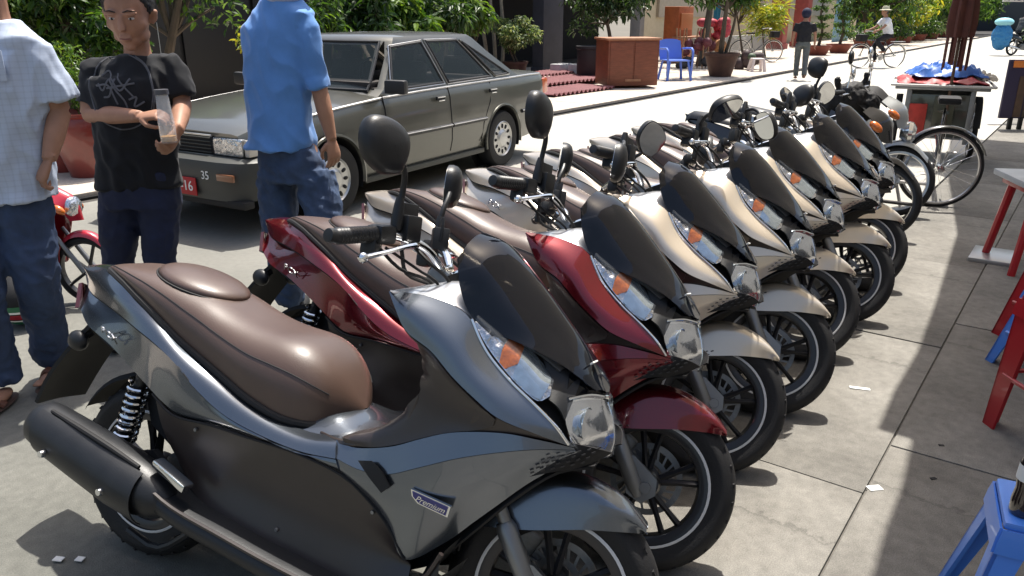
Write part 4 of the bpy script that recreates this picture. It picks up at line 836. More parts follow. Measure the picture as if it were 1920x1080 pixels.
def man_blue():
    Y = 3.95; fw = Vector((.35, .94, 0)).normalized(); o0 = Vector((-1.15, Y, 0))
    root = thing('person', 'man in a bright blue shirt with rolled sleeves and jeans seen from behind', 'person', tuple(o0)); W = lambda px, py, y: pixd(px, py, y)-o0
    neck = W(528, -6, Y); shL = W(482, 42, Y+.05); shR = W(574, 44, Y-.05); elR = W(597, 160, Y-.06); wrR = W(622, 262, Y-.10); elL = W(492, 165, Y+.18); wrL = W(530, 240, Y+.30)
    chest = W(520, 95, Y); belly = W(522, 190, Y); waist = W(530, 262, Y); pel = W(548, 300, Y); hd = neck+Vector((.07, .05, .16))
    hipL = W(520, 325, Y+.02); hipR = W(590, 325, Y-.03); knL = W(524, 440, Y+.0); knR = W(615, 440, Y-.12); anL = Vector((knL.x-.01, .10, .08)); anR = Vector((knR.x+.05, -.12, .08))
    g = MB(); M, q = head(g, hd, (.9, .4, -.1), (0, 0, 1), 1.0)
    limb(g, [hd+Vector((-.02, 0, -.05)), neck+Vector((0, 0, .02)), neck+Vector((0, 0, -.08))], [.058, .058, .075])
    secs(g, [(neck+Vector((0, 0, -.06)), .07, .06), (chest+Vector((0, 0, .1)), .16, .09), (chest, .16, .10), (belly, .135, .09), (pel, .15, .10)], fw)
    for s_, e, w_ in ((shR, elR, wrR), (shL, elL, wrL)): limb(g, [s_+Vector((0, 0, -.035)), (s_+e)/2, e], [.040, .044, .038]); limb(g, [e, e*.6+w_*.4, w_], [.040, .040, .025])
    hand(g, wrR, (.10, -.05, -1), (-.75, .6, 0), 1, .38, 1.0); hand(g, wrL, (.5, .4, .4), (.3, .3, -.9), -1, .4, 1.0)
    for h, k, a in ((hipR, knR, anR), (hipL, knL, anL)): limb(g, [h, k, a], [.08, .055, .038])
    for a in (anR, anL): g.ball(a+Vector((.03, .06, -.04)), (.05, .11, .035))
    remesh(g, 'body', SKIN, root, .0055, 2); face_bits(q, M, root)
    g = MB(); B = lambda p, r_: g.ball(q(*p), r_, 18, 12, M)
    B((0, -.026, .045), (.084, .094, .085)); B((0, -.06, -.01), (.07, .06, .06)); remesh(g, 'hair', HAIR, root, .006, 2, wrinkle(.004, 40))
    BS = mat('blue_cotton', (0.10, 0.26, 0.60), .75, var=.12, vscale=5, sheen=.2, bump=.15, bscale=500)
    g = MB(); secs(g, [(neck+Vector((0, 0, .00)), .078, .07), (neck+Vector((0, 0, -.035)), .115, .085), (neck+Vector((0, 0, -.07)), .155, .095), (chest+Vector((0, 0, .10)), .175, .108), (chest+Vector((0, 0, .03)), .183, .118), (chest+Vector((0, 0, -.05)), .182, .12), (belly, .172, .118), (belly+Vector((0, 0, -.10)), .168, .12), (waist, .178, .13), (waist+Vector((-.02, 0, -.045)), .185, .135)], fw)
    for s_, e, k_ in ((shR, elR, 0), (shL, elL, 0)):
        d = e-s_; n_ = neck+Vector((0, 0, -.05)); limb(g, [s_*.45+n_*.55+Vector((0, 0, -.03)), s_+Vector((0, 0, -.022)), s_+d*.4, s_+d*.96], [.055, .062, .062, .057]); limb(g, [s_+d*.90, s_+d*1.06], [.064, .061], 6)
    remesh(g, 'shirt', BS, root, .008, 10, wrinkle(.014, 5, (1, 1, .5), 11))
    g = MB(); g.tube([tuple(neck+Vector((.082*math.cos(a)+.01, .078*math.sin(a), .012+.012*math.sin(a)))) for a in np.linspace(0, 2*math.pi, 24)], [.013]*24, 8, False, up=(0, 0, 1), flat=2.0)
    g.build('collar', mat('collar_pale', (.42, .48, .62), .7), root, 60)
    JB = mat('jeans_blue', (0.042, 0.070, 0.135), .8, var=.35, vscale=10, bump=.3, bscale=400)
    g = MB(); secs(g, [(waist+Vector((.01, 0, .0)), .155, .11), (pel, .175, .12), (pel+Vector((0, 0, -.10)), .185, .13)], fw)
    for h, k, a in ((hipR, knR, anR), (hipL, knL, anL)): limb(g, [h, (h+k)/2, k, (k+a)/2, a], [.105, .10, .085, .08, .078])
    jn = remesh(g, 'jeans', JB, root, .009, 3, wrinkle(.012, 8, (1, 1, .9), 5))
    for a in (anR, anL):
        g = MB(); g.ball(a+Vector((.03, .06, -.042)), (.055, .13, .04)); g.build('shoe', MATTE, root)
man_blue()

def man_pale():
    Y = 3.15; fw = Vector((.25, -.97, 0)).normalized(); o0 = Vector((-2.15, Y, 0))
    root = thing('person', 'man in a pale blue short-sleeved shirt and jeans at the left edge', 'person', tuple(o0)); W = lambda px, py, y: pixd(px, py, y)-o0
    neck = W(-12, 40, Y); shL = W(68, 92, Y+.02); shR = W(-95, 88, Y+.02); elL = W(112, 208, Y+.05); wrL = W(92, 300, Y-.05); elR = W(-135, 220, Y); wrR = W(-90, 320, Y-.15)
    chest = W(-12, 150, Y); belly = W(-5, 240, Y); waist = W(0, 320, Y); pel = W(2, 365, Y); hd = neck+Vector((.0, -.02, .19))
    hipL = W(42, 385, Y); hipR = W(-45, 390, Y); knL = W(68, 520, Y-.03); knR = W(-35, 545, Y-.15); anL = W(98, 668, Y+.12); anR = W(0, 712, Y-.10)
    g = MB(); M, q = head(g, hd, (.5, -.8, -.2), (0, 0, 1), 1.0)
    limb(g, [hd+Vector((0, .02, -.06)), neck, neck+Vector((0, 0, -.08))], [.058, .058, .075])
    secs(g, [(neck+Vector((0, 0, -.06)), .07, .06), (chest+Vector((0, 0, .1)), .16, .09), (chest, .16, .10), (belly, .135, .09), (pel, .15, .10)], fw)
    for s_, e, w_ in ((shR, elR, wrR), (shL, elL, wrL)): limb(g, [s_+Vector((0, 0, -.035)), (s_+e)/2, e], [.040, .046, .040]); limb(g, [e, e*.6+w_*.4, w_], [.042, .040, .027])
    hand(g, wrL, (-.45, -.15, -.85), (.2, .3, -.3), 1, .85, 1.02); hand(g, wrR, (.3, -.4, -.8), (-.2, .3, -.3), -1, .6)
    for h, k, a in ((hipR, knR, anR), (hipL, knL, anL)): limb(g, [h, k, a], [.08, .055, .038])
    fR = anR+Vector((.02, -.05, -.045)); fL = anL+Vector((.04, -.04, -.045))
    for f_ in (fR, fL):
        g.ball(f_+Vector((.01, -.04, .0)), (.042, .10, .028))
        for i in range(5): g.tube([f_+Vector((-.03+.015*i+.01, -.12, -.002)), f_+Vector((-.034+.017*i+.01, -.155+.006*i*(i > 1), -.010))], [.010-.0008*i, .008-.0006*i], 7)
    remesh(g, 'body', SKIN2, root, .0055, 2); face_bits(q, M, root)
    g = MB(); B = lambda p, r_: g.ball(q(*p), r_, 18, 12, M)
    B((0, -.026, .045), (.084, .094, .085)); B((0, -.06, -.01), (.07, .06, .06)); remesh(g, 'hair', HAIR, root, .006, 2)
    PS = mat('pale_blue_cotton', (0.46, 0.53, 0.66), .75, var=.05, vscale=4, bump=.1, bscale=500)
    nt = PS.node_tree; bb = nt.nodes['Principled BSDF']                                     # fine woven check
    tc = nt.nodes.new('ShaderNodeTexCoord'); prev = nt.nodes['Mix'].outputs[2]
    for ax_ in ('X', 'Z'):
        wv = nt.nodes.new('ShaderNodeTexWave'); wv.bands_direction = ax_; wv.inputs['Scale'].default_value = 14; wv.inputs['Distortion'].default_value = .4
        nt.links.new(tc.outputs['Object'], wv.inputs[0]); cr = nt.nodes.new('ShaderNodeMapRange'); cr.inputs[1].default_value = .8; cr.inputs[2].default_value = .95; cr.inputs[3].default_value = 1; cr.inputs[4].default_value = .93
        nt.links.new(wv.outputs['Fac'], cr.inputs[0]); mx = nt.nodes.new('ShaderNodeMix'); mx.data_type = 'RGBA'; mx.blend_type = 'MULTIPLY'; mx.inputs[0].default_value = 1
        nt.links.new(prev, mx.inputs[6]); nt.links.new(cr.outputs[0], mx.inputs[7]); prev = mx.outputs[2]
    nt.links.new(prev, bb.inputs['Base Color'])
    g = MB(); secs(g, [(neck+Vector((0, 0, .00)), .08, .07), (neck+Vector((0, 0, -.035)), .12, .085), (neck+Vector((0, 0, -.07)), .165, .10), (chest+Vector((0, 0, .12)), .19, .108), (chest+Vector((0, 0, .05)), .21, .12), (chest+Vector((0, 0, -.05)), .205, .13), (belly, .195, .13), (waist+Vector((0, 0, .05)), .20, .135), (pel+Vector((0, 0, .03)), .215, .145), (pel+Vector((0.01, -.01, -.02)), .215, .145)], fw)
    for s_, e in ((shR, elR), (shL, elL)): d = e-s_; n_ = neck+Vector((0, 0, -.05)); limb(g, [s_*.45+n_*.55+Vector((0, 0, -.035)), s_+Vector((0, 0, -.028)), s_+d*.4, s_+d*.82], [.06, .066, .076, .088])
    remesh(g, 'shirt', PS, root, .008, 10, wrinkle(.017, 7, (1, 1, .45), 21))
    g = MB(); c = chest+Vector((.075, -.125, .06)); g.box(c, (.10, .006, .11), Matrix.Rotation(R(14), 4, 'Z'), .002); g.build('shirt_pocket', PS, root)
    JB = mat('jeans_deep', (0.034, 0.056, 0.115), .8, var=.35, vscale=10, bump=.3, bscale=400)
    g = MB(); secs(g, [(waist, .16, .115), (pel, .18, .125), (pel+Vector((0, 0, -.10)), .185, .13)], fw)
    for h, k, a in ((hipR, knR, anR), (hipL, knL, anL)): limb(g, [h, (h+k)/2, k, (k+a)/2, a+Vector((0, 0, -.0))], [.105, .10, .082, .08, .086])
    remesh(g, 'jeans', JB, root, .009, 3, wrinkle(.011, 8, (1, 1, .8), 2))
    for f_ in (fR, fL):
        g = MB(); g.ball(f_+Vector((.01, -.05, -.030)), (.052, .135, .012), 20, 6); s0 = g.build('sandal', mat('sandal_brown', (.05, .028, .02), .6), root)
        g = MB(); g.tube([f_+Vector((-.036, -.07, -.02)), f_+Vector((.0, -.075, .032)), f_+Vector((.056, -.06, -.02))], .012, 8, res=10, up=(0, 1, 0), flat=1.8); g.build('sandal_strap', mat('sandal_strap', (.10, .035, .02), .55), s0)
man_pale()
# ------------------------------------------------------------------ street setting
SD = Vector((.591, .807, 0)); SN = Vector((-.807, .591, 0)); SK = Vector((.87, 13.06, 0))
def st(s, n, z=0.0): return SK+SD*s+SN*n+Vector((0, 0, z))
SROT = math.atan2(SD.y, SD.x)
def ground_mat(name, c1, c2, c3, rough=.9, sc=.6, crack=0.0):
    m = bpy.data.materials.new(name); m.use_nodes = True; nt = m.node_tree; b = nt.nodes['Principled BSDF']; L = nt.links.new
    tc = nt.nodes.new('ShaderNodeTexCoord'); n1 = nt.nodes.new('ShaderNodeTexNoise'); n1.inputs['Scale'].default_value = sc; n1.inputs['Detail'].default_value = 8; n1.inputs['Roughness'].default_value = .62
    n2 = nt.nodes.new('ShaderNodeTexNoise'); n2.inputs['Scale'].default_value = 26; n2.inputs['Detail'].default_value = 6
    n3 = nt.nodes.new('ShaderNodeTexNoise'); n3.inputs['Scale'].default_value = 240; n3.inputs['Detail'].default_value = 3
    for n in (n1, n2, n3): L(tc.outputs['Object'], n.inputs['Vector'])
    r1 = nt.nodes.new('ShaderNodeValToRGB'); e = r1.color_ramp.elements; e[0].position = .33; e[0].color = (*c1, 1); e[1].position = .68; e[1].color = (*c3, 1); k = e.new(.5); k.color = (*c2, 1)
    L(n1.outputs[0], r1.inputs[0])
    r2 = nt.nodes.new('ShaderNodeMapRange'); r2.inputs[1].default_value = .25; r2.inputs[2].default_value = .75; r2.inputs[3].default_value = .78; r2.inputs[4].default_value = 1.16; L(n2.outputs[0], r2.inputs[0])
    r3 = nt.nodes.new('ShaderNodeMapRange'); r3.inputs[1].default_value = .3; r3.inputs[2].default_value = .7; r3.inputs[3].default_value = .74; r3.inputs[4].default_value = 1.2; L(n3.outputs[0], r3.inputs[0])
    m1 = nt.nodes.new('ShaderNodeMix'); m1.data_type = 'RGBA'; m1.blend_type = 'MULTIPLY'; m1.inputs[0].default_value = 1; L(r1.outputs[0], m1.inputs[6]); L(r2.outputs[0], m1.inputs[7])
    m2 = nt.nodes.new('ShaderNodeMix'); m2.data_type = 'RGBA'; m2.blend_type = 'MULTIPLY'; m2.inputs[0].default_value = 1; L(m1.outputs[2], m2.inputs[6]); L(r3.outputs[0], m2.inputs[7])
    out = m2.outputs[2]
    if crack:
        vo = nt.nodes.new('ShaderNodeTexVoronoi'); vo.feature = 'DISTANCE_TO_EDGE'; vo.inputs['Scale'].default_value = crack
        wn_ = nt.nodes.new('ShaderNodeMix'); wn_.data_type = 'RGBA'; wn_.inputs[0].default_value = .12; L(tc.outputs['Object'], wn_.inputs[6]); L(n2.outputs['Color'], wn_.inputs[7]); L(wn_.outputs[2], vo.inputs['Vector'])
        rc = nt.nodes.new('ShaderNodeMapRange'); rc.inputs[1].default_value = 0; rc.inputs[2].default_value = .006; rc.inputs[3].default_value = .68; rc.inputs[4].default_value = 1; L(vo.outputs[0], rc.inputs[0])
        m3 = nt.nodes.new('ShaderNodeMix'); m3.data_type = 'RGBA'; m3.blend_type = 'MULTIPLY'; m3.inputs[0].default_value = 1; L(out, m3.inputs[6]); L(rc.outputs[0], m3.inputs[7]); out = m3.outputs[2]
    L(out, b.inputs['Base Color']); b.inputs['Roughness'].default_value = rough
    bp = nt.nodes.new('ShaderNodeBump'); bp.inputs['Strength'].default_value = .35; bp.inputs['Distance'].default_value = .006
    ad = nt.nodes.new('ShaderNodeMath'); ad.operation = 'ADD'; L(n2.outputs[0], ad.inputs[0]); L(n3.outputs[0], ad.inputs[1]); L(ad.outputs[0], bp.inputs['Height']); L(bp.outputs[0], b.inputs['Normal'])
    MATS[name] = m; return m
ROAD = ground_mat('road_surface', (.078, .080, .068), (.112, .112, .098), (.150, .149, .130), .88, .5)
SLAB = ground_mat('slab_concrete', (.120, .113, .099), (.178, .168, .148), (.228, .217, .193), .85, 1.1, .5)
WALKM = ground_mat('walk_paving', (.42, .36, .30), (.46, .40, .335), (.5, .44, .37), .9, .8)
g = MB(); P0 = [(-220, -60, -.30), (420, -60, -.30), (420, 420, -.30), (-220, 420, -.30)]; g.add(P0, [(0, 1, 2, 3)]); struct(g.build('ground', mat('earth', (.12, .11, .09), .95, var=.2, vscale=.3), None, 0))
def sheet(name, s0, s1, n0, n1, z, m, th=.25):
    g = MB(); g.box((0, 0, -th/2), (s1-s0, n1-n0, th), None, 0)
    o = g.build(name, m, None, 0); o.location = st((s0+s1)/2, (n0+n1)/2, z); o.rotation_euler = (0, 0, SROT); return struct(o)
# road from the shop slab (n about -8.1) to the far kerb (n=0)
nt = ROAD.node_tree; b = nt.nodes['Principled BSDF']; lk = b.inputs['Base Color'].links[0].from_socket          # tarmac near the scooters, paler farther along: sun glare painted into the base colour
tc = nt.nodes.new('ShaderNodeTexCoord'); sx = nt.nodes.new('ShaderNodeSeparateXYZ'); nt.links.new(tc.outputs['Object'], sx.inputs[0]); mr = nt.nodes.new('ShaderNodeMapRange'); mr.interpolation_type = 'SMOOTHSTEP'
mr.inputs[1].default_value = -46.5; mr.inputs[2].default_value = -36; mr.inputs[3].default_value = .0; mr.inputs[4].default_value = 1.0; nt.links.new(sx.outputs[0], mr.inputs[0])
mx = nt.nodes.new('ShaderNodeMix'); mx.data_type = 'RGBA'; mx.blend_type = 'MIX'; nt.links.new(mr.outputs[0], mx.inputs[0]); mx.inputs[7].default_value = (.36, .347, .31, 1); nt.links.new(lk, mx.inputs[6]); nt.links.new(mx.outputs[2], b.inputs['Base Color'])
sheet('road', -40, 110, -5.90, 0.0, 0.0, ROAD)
sheet('far_pavement_base', -40, 110, .14, 9.0, .012, MATTE)
sheet('gutter', -40, 110, .0, .14, -.012, mat('gutter_dirt', (.05, .045, .04), .9))
far = struct(bpy.data.objects.new('far_pavement', None)); COL.objects.link(far)
for i in range(26):                                       # paving slabs along the far kerb, joints left open
    for j in range(3):
        L_ = 2.6; s0 = -17+i*L_; n0 = .15+j*2.2
        g = MB(); g.box((0, 0, 0), (L_-.03, 2.17, .05), None, .006); o = g.build('paving_slab', WALKM, far, 30)
        o.location = st(s0+L_/2, n0+1.1, .026+random.uniform(-.002, .002)); o.rotation_euler = (random.uniform(-.002, .002), 0, SROT)
near = struct(bpy.data.objects.new('near_pavement', None)); COL.objects.link(near)
# near pavement: cast concrete bays in front of the shop
sheet('near_pavement_base', -40, 110, -24, -5.93, -.004, mat('joint_grit', (.115, .107, .094), .95, var=.3, vscale=20))
edges_n = [-5.92, -6.62, -7.75, -9.3, -13.0]
for i in range(34):
    for j in range(4):
        s0 = -16.2+i*1.55+(.4 if j % 2 else 0); a, b = edges_n[j], edges_n[j+1]
        g = MB(); g.box((0, 0, 0), (1.55-.007, (a-b)-.007, .05), None, .004); o = g.build('concrete_bay', SLAB, near, 30)
        o.location = st(s0+.775, (a+b)/2, -.0185+random.uniform(-.0015, .0015)); o.rotation_euler = (random.uniform(-.0015, .0015), random.uniform(-.001, .001), SROT)
# dark twigs, paper scraps and leaves on the slab
for i, (px, py, sx, sy, m) in enumerate([(1612, 728, .085, .022, WHITE), (1640, 915, .05, .03, WHITE), (1765, 835, .02, .012, MATTE), (1750, 897, .022, .012, MATTE), (110, 1048, .03, .02, WHITE), (150, 1048, .025, .02, WHITE)]):
    p = pix(px, py, .008); g = MB(); g.box((0, 0, 0), (sx, sy, .003), None, 0); o = g.build('paper_scrap' if m is WHITE else 'dry_leaf', m, None); o.location = p; o.rotation_euler = (0, .03, random.uniform(-.3, .3))
    tag(o, ['white paper strip on the concrete beside the fourth front wheel', 'small white paper scrap on the sunny concrete', 'tiny dark leaf on the shaded concrete, upper one', 'tiny dark leaf on the shaded concrete, lower one', 'pale scrap on the road at the bottom left, left one', 'pale scrap on the road at the bottom left, right one'][i], 'litter')

# ------------------------------------------------------------------ near shop: wall and awning that shade the slab
AWN = mat('awning_canvas', (.25, .24, .21), .8); nt_ = AWN.node_tree; tr_ = nt_.nodes.new('ShaderNodeBsdfTranslucent'); tr_.inputs[0].default_value = (.55, .52, .47, 1); ms_ = nt_.nodes.new('ShaderNodeMixShader'); ms_.inputs[0].default_value = .75; nt_.links.new(nt_.nodes['Principled BSDF'].outputs[0], ms_.inputs[1]); nt_.links.new(tr_.outputs[0], ms_.inputs[2]); nt_.links.new(ms_.outputs[0], nt_.nodes['Material Output'].inputs[0]); SHOPW = mat('shop_wall', (.42, .40, .36), .85, var=.15, vscale=2)
def awn_panel(name, edge, lab):
    r_ = thing(name, lab, 'awning', (0, 0, 0)); K = Vector((SUN_UP.x/SUN_UP.z, SUN_UP.y/SUN_UP.z, 0)); z0 = 3.1
    e = [Vector((x, y, 0))+K*z0+Vector((0, 0, z0)) for x, y in edge]; back = Vector((.807, -.591, 0))*2.6+Vector((0, 0, .55))
    g = MB(); g.grid([[tuple(p) for p in e], [tuple(p+back) for p in e]], .02); g.build('canvas', AWN, r_, 0)
    g = MB(); g.tube([tuple(p) for p in e], .02, 8); g.build('front_bar', STEEL, r_)
    return r_
awn_panel('awning', [tuple(pix(a, b)[:2]) for a, b in ((1655, 809), (1686, 735), (1728, 663), (1758, 580), (1778, 513), (1800, 440))]+[(4.6, 8.2), (5.9, 10.6)], 'long canvas awning above the shop tables')
awn_panel('awning', [(.15, .3), (.62, 1.2)]+[tuple(pix(a, b)[:2]) for a, b in ((1650, 1080), (1672, 997), (1700, 924), (1722, 820))], 'short canvas awning above the blue stool')
r_ = thing('shop_building', 'pale shop front behind the red tables', 'building', (0, 0, 0))
o = MB().box((0, 0, 3.1), (44, .25, 6.2)).build('wall', SHOPW, r_); o.location = st(0, -13.2); o.rotation_euler = (0, 0, SROT)
for k in range(5):
    o = MB().box((0, 0, 1.15), (1.9, .12, 2.3), None, .01).build('door', MATTE, r_); o.location = st(-13+k*4.2, -13.03); o.rotation_euler = (0, 0, SROT)

# ------------------------------------------------------------------ foliage helpers
def leaves(n, size, shape, vol, mname, cols, droop=.3, seed=0, aspect=.38, fold=.25):
    """leaf blades through a volume; shape(i, rng) returns a point; three-tone material by leaf"""
    rg = np.random.default_rng(seed); V = []; F = []; mi = []
    for i in range(n):
        p = shape(rg); a = rg.uniform(0, 2*math.pi); el = rg.uniform(-.9, .5)-droop; L = size*rg.uniform(.6, 1.3); w = L*aspect
        d = np.array([math.cos(a)*math.cos(el), math.sin(a)*math.cos(el), math.sin(el)]); s = np.cross(d, [0, 0, 1.]); s /= np.linalg.norm(s)+1e-9
        roll = rg.uniform(-.7, .7); u = np.cross(s, d); s = s*math.cos(roll)+u*math.sin(roll); u = np.cross(s, d)
        k = len(V); V += [p, p+d*L*.35+s*w*.5+u*w*fold, p+d*L*.75+s*w*.36+u*w*fold-u*L*.05, p+d*L-u*L*.12, p+d*L*.75-s*w*.36+u*w*fold-u*L*.05, p+d*L*.35-s*w*.5+u*w*fold, p+d*L*.5-u*L*.01]
        F += [(k, k+1, k+6), (k+1, k+2, k+6), (k+2, k+3, k+6), (k+3, k+4, k+6), (k+4, k+5, k+6), (k+5, k, k+6)]; mi += [int(rg.integers(0, len(cols)))]*6
    g = MB(); g.add(V, F); g.mi = mi; return g
def leafmat(c, nm):
    if nm in MATS: return MATS[nm]
    m = mat(nm, c, .42, spec=.45, var=.25, vscale=5); b = m.node_tree.nodes['Principled BSDF']; b.inputs['Coat Weight'].default_value = .1
    nt = m.node_tree; tr = nt.nodes.new('ShaderNodeBsdfTranslucent'); tr.inputs[0].default_value = (c[0]*2.2, c[1]*2.0, c[2]*.9, 1); ms = nt.nodes.new('ShaderNodeMixShader'); ms.inputs[0].default_value = .33
    nt.links.new(b.outputs[0], ms.inputs[1]); nt.links.new(tr.outputs[0], ms.inputs[2]); nt.links.new(ms.outputs[0], nt.nodes['Material Output'].inputs[0]); return m
LG = [leafmat((.035, .085, .016), 'leaf_mid'), leafmat((.018, .05, .012), 'leaf_dark'), leafmat((.08, .155, .02), 'leaf_light')]
LY = [leafmat((.22, .26, .02), 'leaf_yellow'), leafmat((.30, .29, .03), 'leaf_gold'), leafmat((.10, .17, .02), 'leaf_lime')]
LV = [leafmat((.10, .16, .07), 'leaf_variegated'), leafmat((.28, .33, .20), 'leaf_cream'), leafmat((.05, .09, .03), 'leaf_base')]
LD = [leafmat((.012, .032, .010), 'leaf_deep'), leafmat((.02, .045, .013), 'leaf_deep_mid'), leafmat((.03, .06, .02), 'leaf_deep_light')]
BARK = mat('bark', (.09, .07, .05), .9, var=.35, vscale=9, bump=.5, bscale=40, stretch=(1, 1, .25)); PALEBARK = mat('pale_bark', (.24, .21, .16), .85, var=.3, vscale=9, bump=.4, bscale=30)
TERRA = mat('terracotta', (.20, .055, .035), .7, var=.2, vscale=6); TERRAD = mat('dark_pot', (.075, .035, .025), .7, var=.3, vscale=6); SOIL = mat('soil', (.03, .02, .015), .95)
def clumps(c, r, k, seed, tight=.42):
    rg = np.random.default_rng(seed); C = []
    for i in range(k):
        d = rg.normal(size=3); d /= np.linalg.norm(d); C.append(np.array(c)+d*np.array(r)*rg.uniform(.35, .95))
    R_ = np.array(r)*tight
    def f(q):
        d = q.normal(size=3); d /= np.linalg.norm(d); return C[int(q.integers(0, k))]+d*R_*q.uniform(.3, 1)**.5
    return f, C
def stuff(o): o['kind'] = 'stuff'; return o
def plant(name, label, cat, loc, crown, n, size, cols, stems, seed, group=None, pot=None, k=9, tight=.42, aspect=.38, trunk=BARK, droop=.3, low=None):
    r_ = thing(name, label, cat, loc, 0, group); c, rad = crown
    f, C = clumps(c, rad, k, seed, tight); g = leaves(n, size, f, None, '', cols, droop, seed+1, aspect); g.build('foliage' if name != 'tree' else 'crown', cols, r_, 0, fix=False)
    rg = np.random.default_rng(seed+5)
    g = MB()
    for i, (bx, by, r0, lean) in enumerate(stems):
        t = C[i % len(C)]; b = np.array((bx, by, pot[2] if pot else 0.0)); mid = (b+t)/2+np.array((lean, rg.uniform(-.05, .05), 0))
        g.tube([b, mid, t], [r0, r0*.75, r0*.35], 8, res=9)
        if name == 'tree' or len(C) > len(stems):
            for q in C[len(stems):][i::max(1, len(stems))]:
                s_ = b+(t-b)*.6+np.array((lean*.8, 0, 0)); g.tube([s_, (s_+q)/2+rg.normal(size=3)*.04, q], [r0*.4, r0*.28, r0*.12], 6, res=5)
    g.build('trunk' if name == 'tree' else 'stems', trunk, r_)
    if pot:
        pr, pt, ph, pm = pot[0], pot[1], pot[2]+.05, pot[3]
        g = MB(); g.lathe([(0, 0), (pt*.98, 0), (pt, .02), (pr*.97, ph*.86), (pr*1.06, ph*.87), (pr*1.07, ph), (pr*.95, ph), (pr*.92, ph*.88)], (0, 0, 0), 'Z', 28); g.build('pot', pm, r_, 40)
        g = MB(); g.lathe([(0, ph*.9), (pr*.93, ph*.88)], (0, 0, 0), 'Z', 20); g.build('soil', SOIL, r_)
    return r_
# ------------------------------------------------------------------ far side, from left to right
def wallbox(name, label, cat, s0, s1, n, h, m, th=.3, extra=None):
    r_ = thing(name, label, cat, st((s0+s1)/2, n)); r_.rotation_euler = (0, 0, SROT)
    MB().box((0, 0, h/2), (s1-s0, th, h), None, .01).build('wall', m, r_, 30); return r_
DARKW = mat('dark_gate_metal', (.004, .0042, .005), .6, 0, var=.3, vscale=2); CHARW = mat('charcoal_render', (.04, .04, .05), .8, var=.2, vscale=3)
r_ = wallbox('dark_gate', 'black panelled gate behind the man in black and the car', 'gate', -15, 4.6, 6.2, 4.6, DARKW)
for i in range(13):
    g = MB(); g.box((-9.0+1.5*i, -.18, 1.5), (1.42, .05, 2.9), None, .012); g.build('panel', DARKW, r_)
for i in range(3):
    g = MB(); g.box((-7.1+.0*i, -.26, 1.62+.07*i), (3.2, .03, .018)); g.build('rail', STEEL, r_)
# shop opening with pillars
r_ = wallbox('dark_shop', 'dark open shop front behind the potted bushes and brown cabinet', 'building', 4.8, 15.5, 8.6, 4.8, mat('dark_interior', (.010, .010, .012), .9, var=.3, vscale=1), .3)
g = MB(); g.box((0, -1.6, 3.9), (10.7, 3.5, 1.6), None, .01); g.build('upper_floor', CHARW, r_)
for s0, w_, m, lab in ((7.25, .95, CHARW, 'broad charcoal pillar beside the pale-leaved bush'), (12.3, .30, mat('grey_pillar', (.26, .25, .24), .8, var=.1), 'narrow grey pillar behind the brown cabinet')):
    p_ = thing('pillar', lab, 'pillar', st(s0, 5.2)); p_.rotation_euler = (0, 0, SROT); MB().box((0, 0, 1.7), (w_, .35, 3.4), None, .02).build('shaft', m, p_, 30); MB().box((0, 0, .1), (w_+.06, .41, .2), None, .02).build('plinth', m, p_, 30)
# foliage left of the men and behind the car
def at(px, py, Y): return pixd(px, py, Y)
tree_l = plant('tree', 'dense green tree with sunlit leaves at the left edge behind the men', 'tree', Vector((-5.0, 9.1, .05)), ((0, 0, 1.45), (1.0, .8, .75)), 5600, .12, LG, [(0, 0, .07, .1), (.2, .1, .05, -.1)], 11, k=22, tight=.30)
plant('bush', 'bright yellow-green bush just behind the man in black', 'bush', pixd(125, 150, 8.3)*Vector((1, 1, 0)) if False else Vector((-4.55, 8.15, 0)), ((0, 0, .95), (.50, .4, .35)), 2200, .06, [LG[2], LY[2], LG[0]], [(0, 0, .03, .05), (.1, .1, .02, 0)], 12, k=12, pot=(.26, .18, .5, TERRA))
for i, (px, dy, h_) in enumerate(((165, 0, .62), (122, .25, .5))):
    X = (px-960)/FPX; Y = 7.75+dy; loc = Vector((X*(Y*.943+.45), Y, .05)); r_ = thing('plant_pot', ['big glazed red pot behind the man in black', 'smaller red pot beside the big red pot'][i], 'pot', loc)
    pr = .30-.05*i; g = MB(); g.lathe([(0, 0), (pr*.6, 0), (pr*.62, .04), (pr*.95, h_*.6), (pr*1.0, h_*.8), (pr*.92, h_*.93), (pr*1.02, h_*.96), (pr*1.02, h_), (pr*.9, h_), (pr*.85, h_*.9)], (0, 0, 0), 'Z', 32); g.build('vase', mat('glazed_red', (.16, .022, .016), .35, coat=.5, var=.2, vscale=4), r_, 40)
    g = MB(); g.lathe([(0, h_*.92), (pr*.86, h_*.9)], (0, 0, 0), 'Z', 20); g.build('soil', SOIL, r_)
plant('tree', 'slim tree with drooping leaves between the man in black and the dark gate', 'tree', st(-5.0, 2.6), ((0, 0, 2.05), (1.0, .8, .65)), 1300, .13, LG, [(-.6, 0, .08, .0)], 13, k=12)
hedge = [(-1.2, 4.6, 1.42, .8, [LG[0], LG[1], LD[0], LG[2]], 900, .17), (.0, 4.6, 1.5, .9, [LG[1], LG[0], LD[1]], 1000, .24), (1.2, 4.6, 1.38, .8, [LG[2], LG[0], LY[2], LG[1]], 900, .30), (2.3, 4.7, 1.46, .9, [LG[0], LG[1], LD[1], LV[0]], 1000, .22), (3.2, 4.8, 1.5, .8, [LG[0], LG[2], LV[0]], 900, .24)]
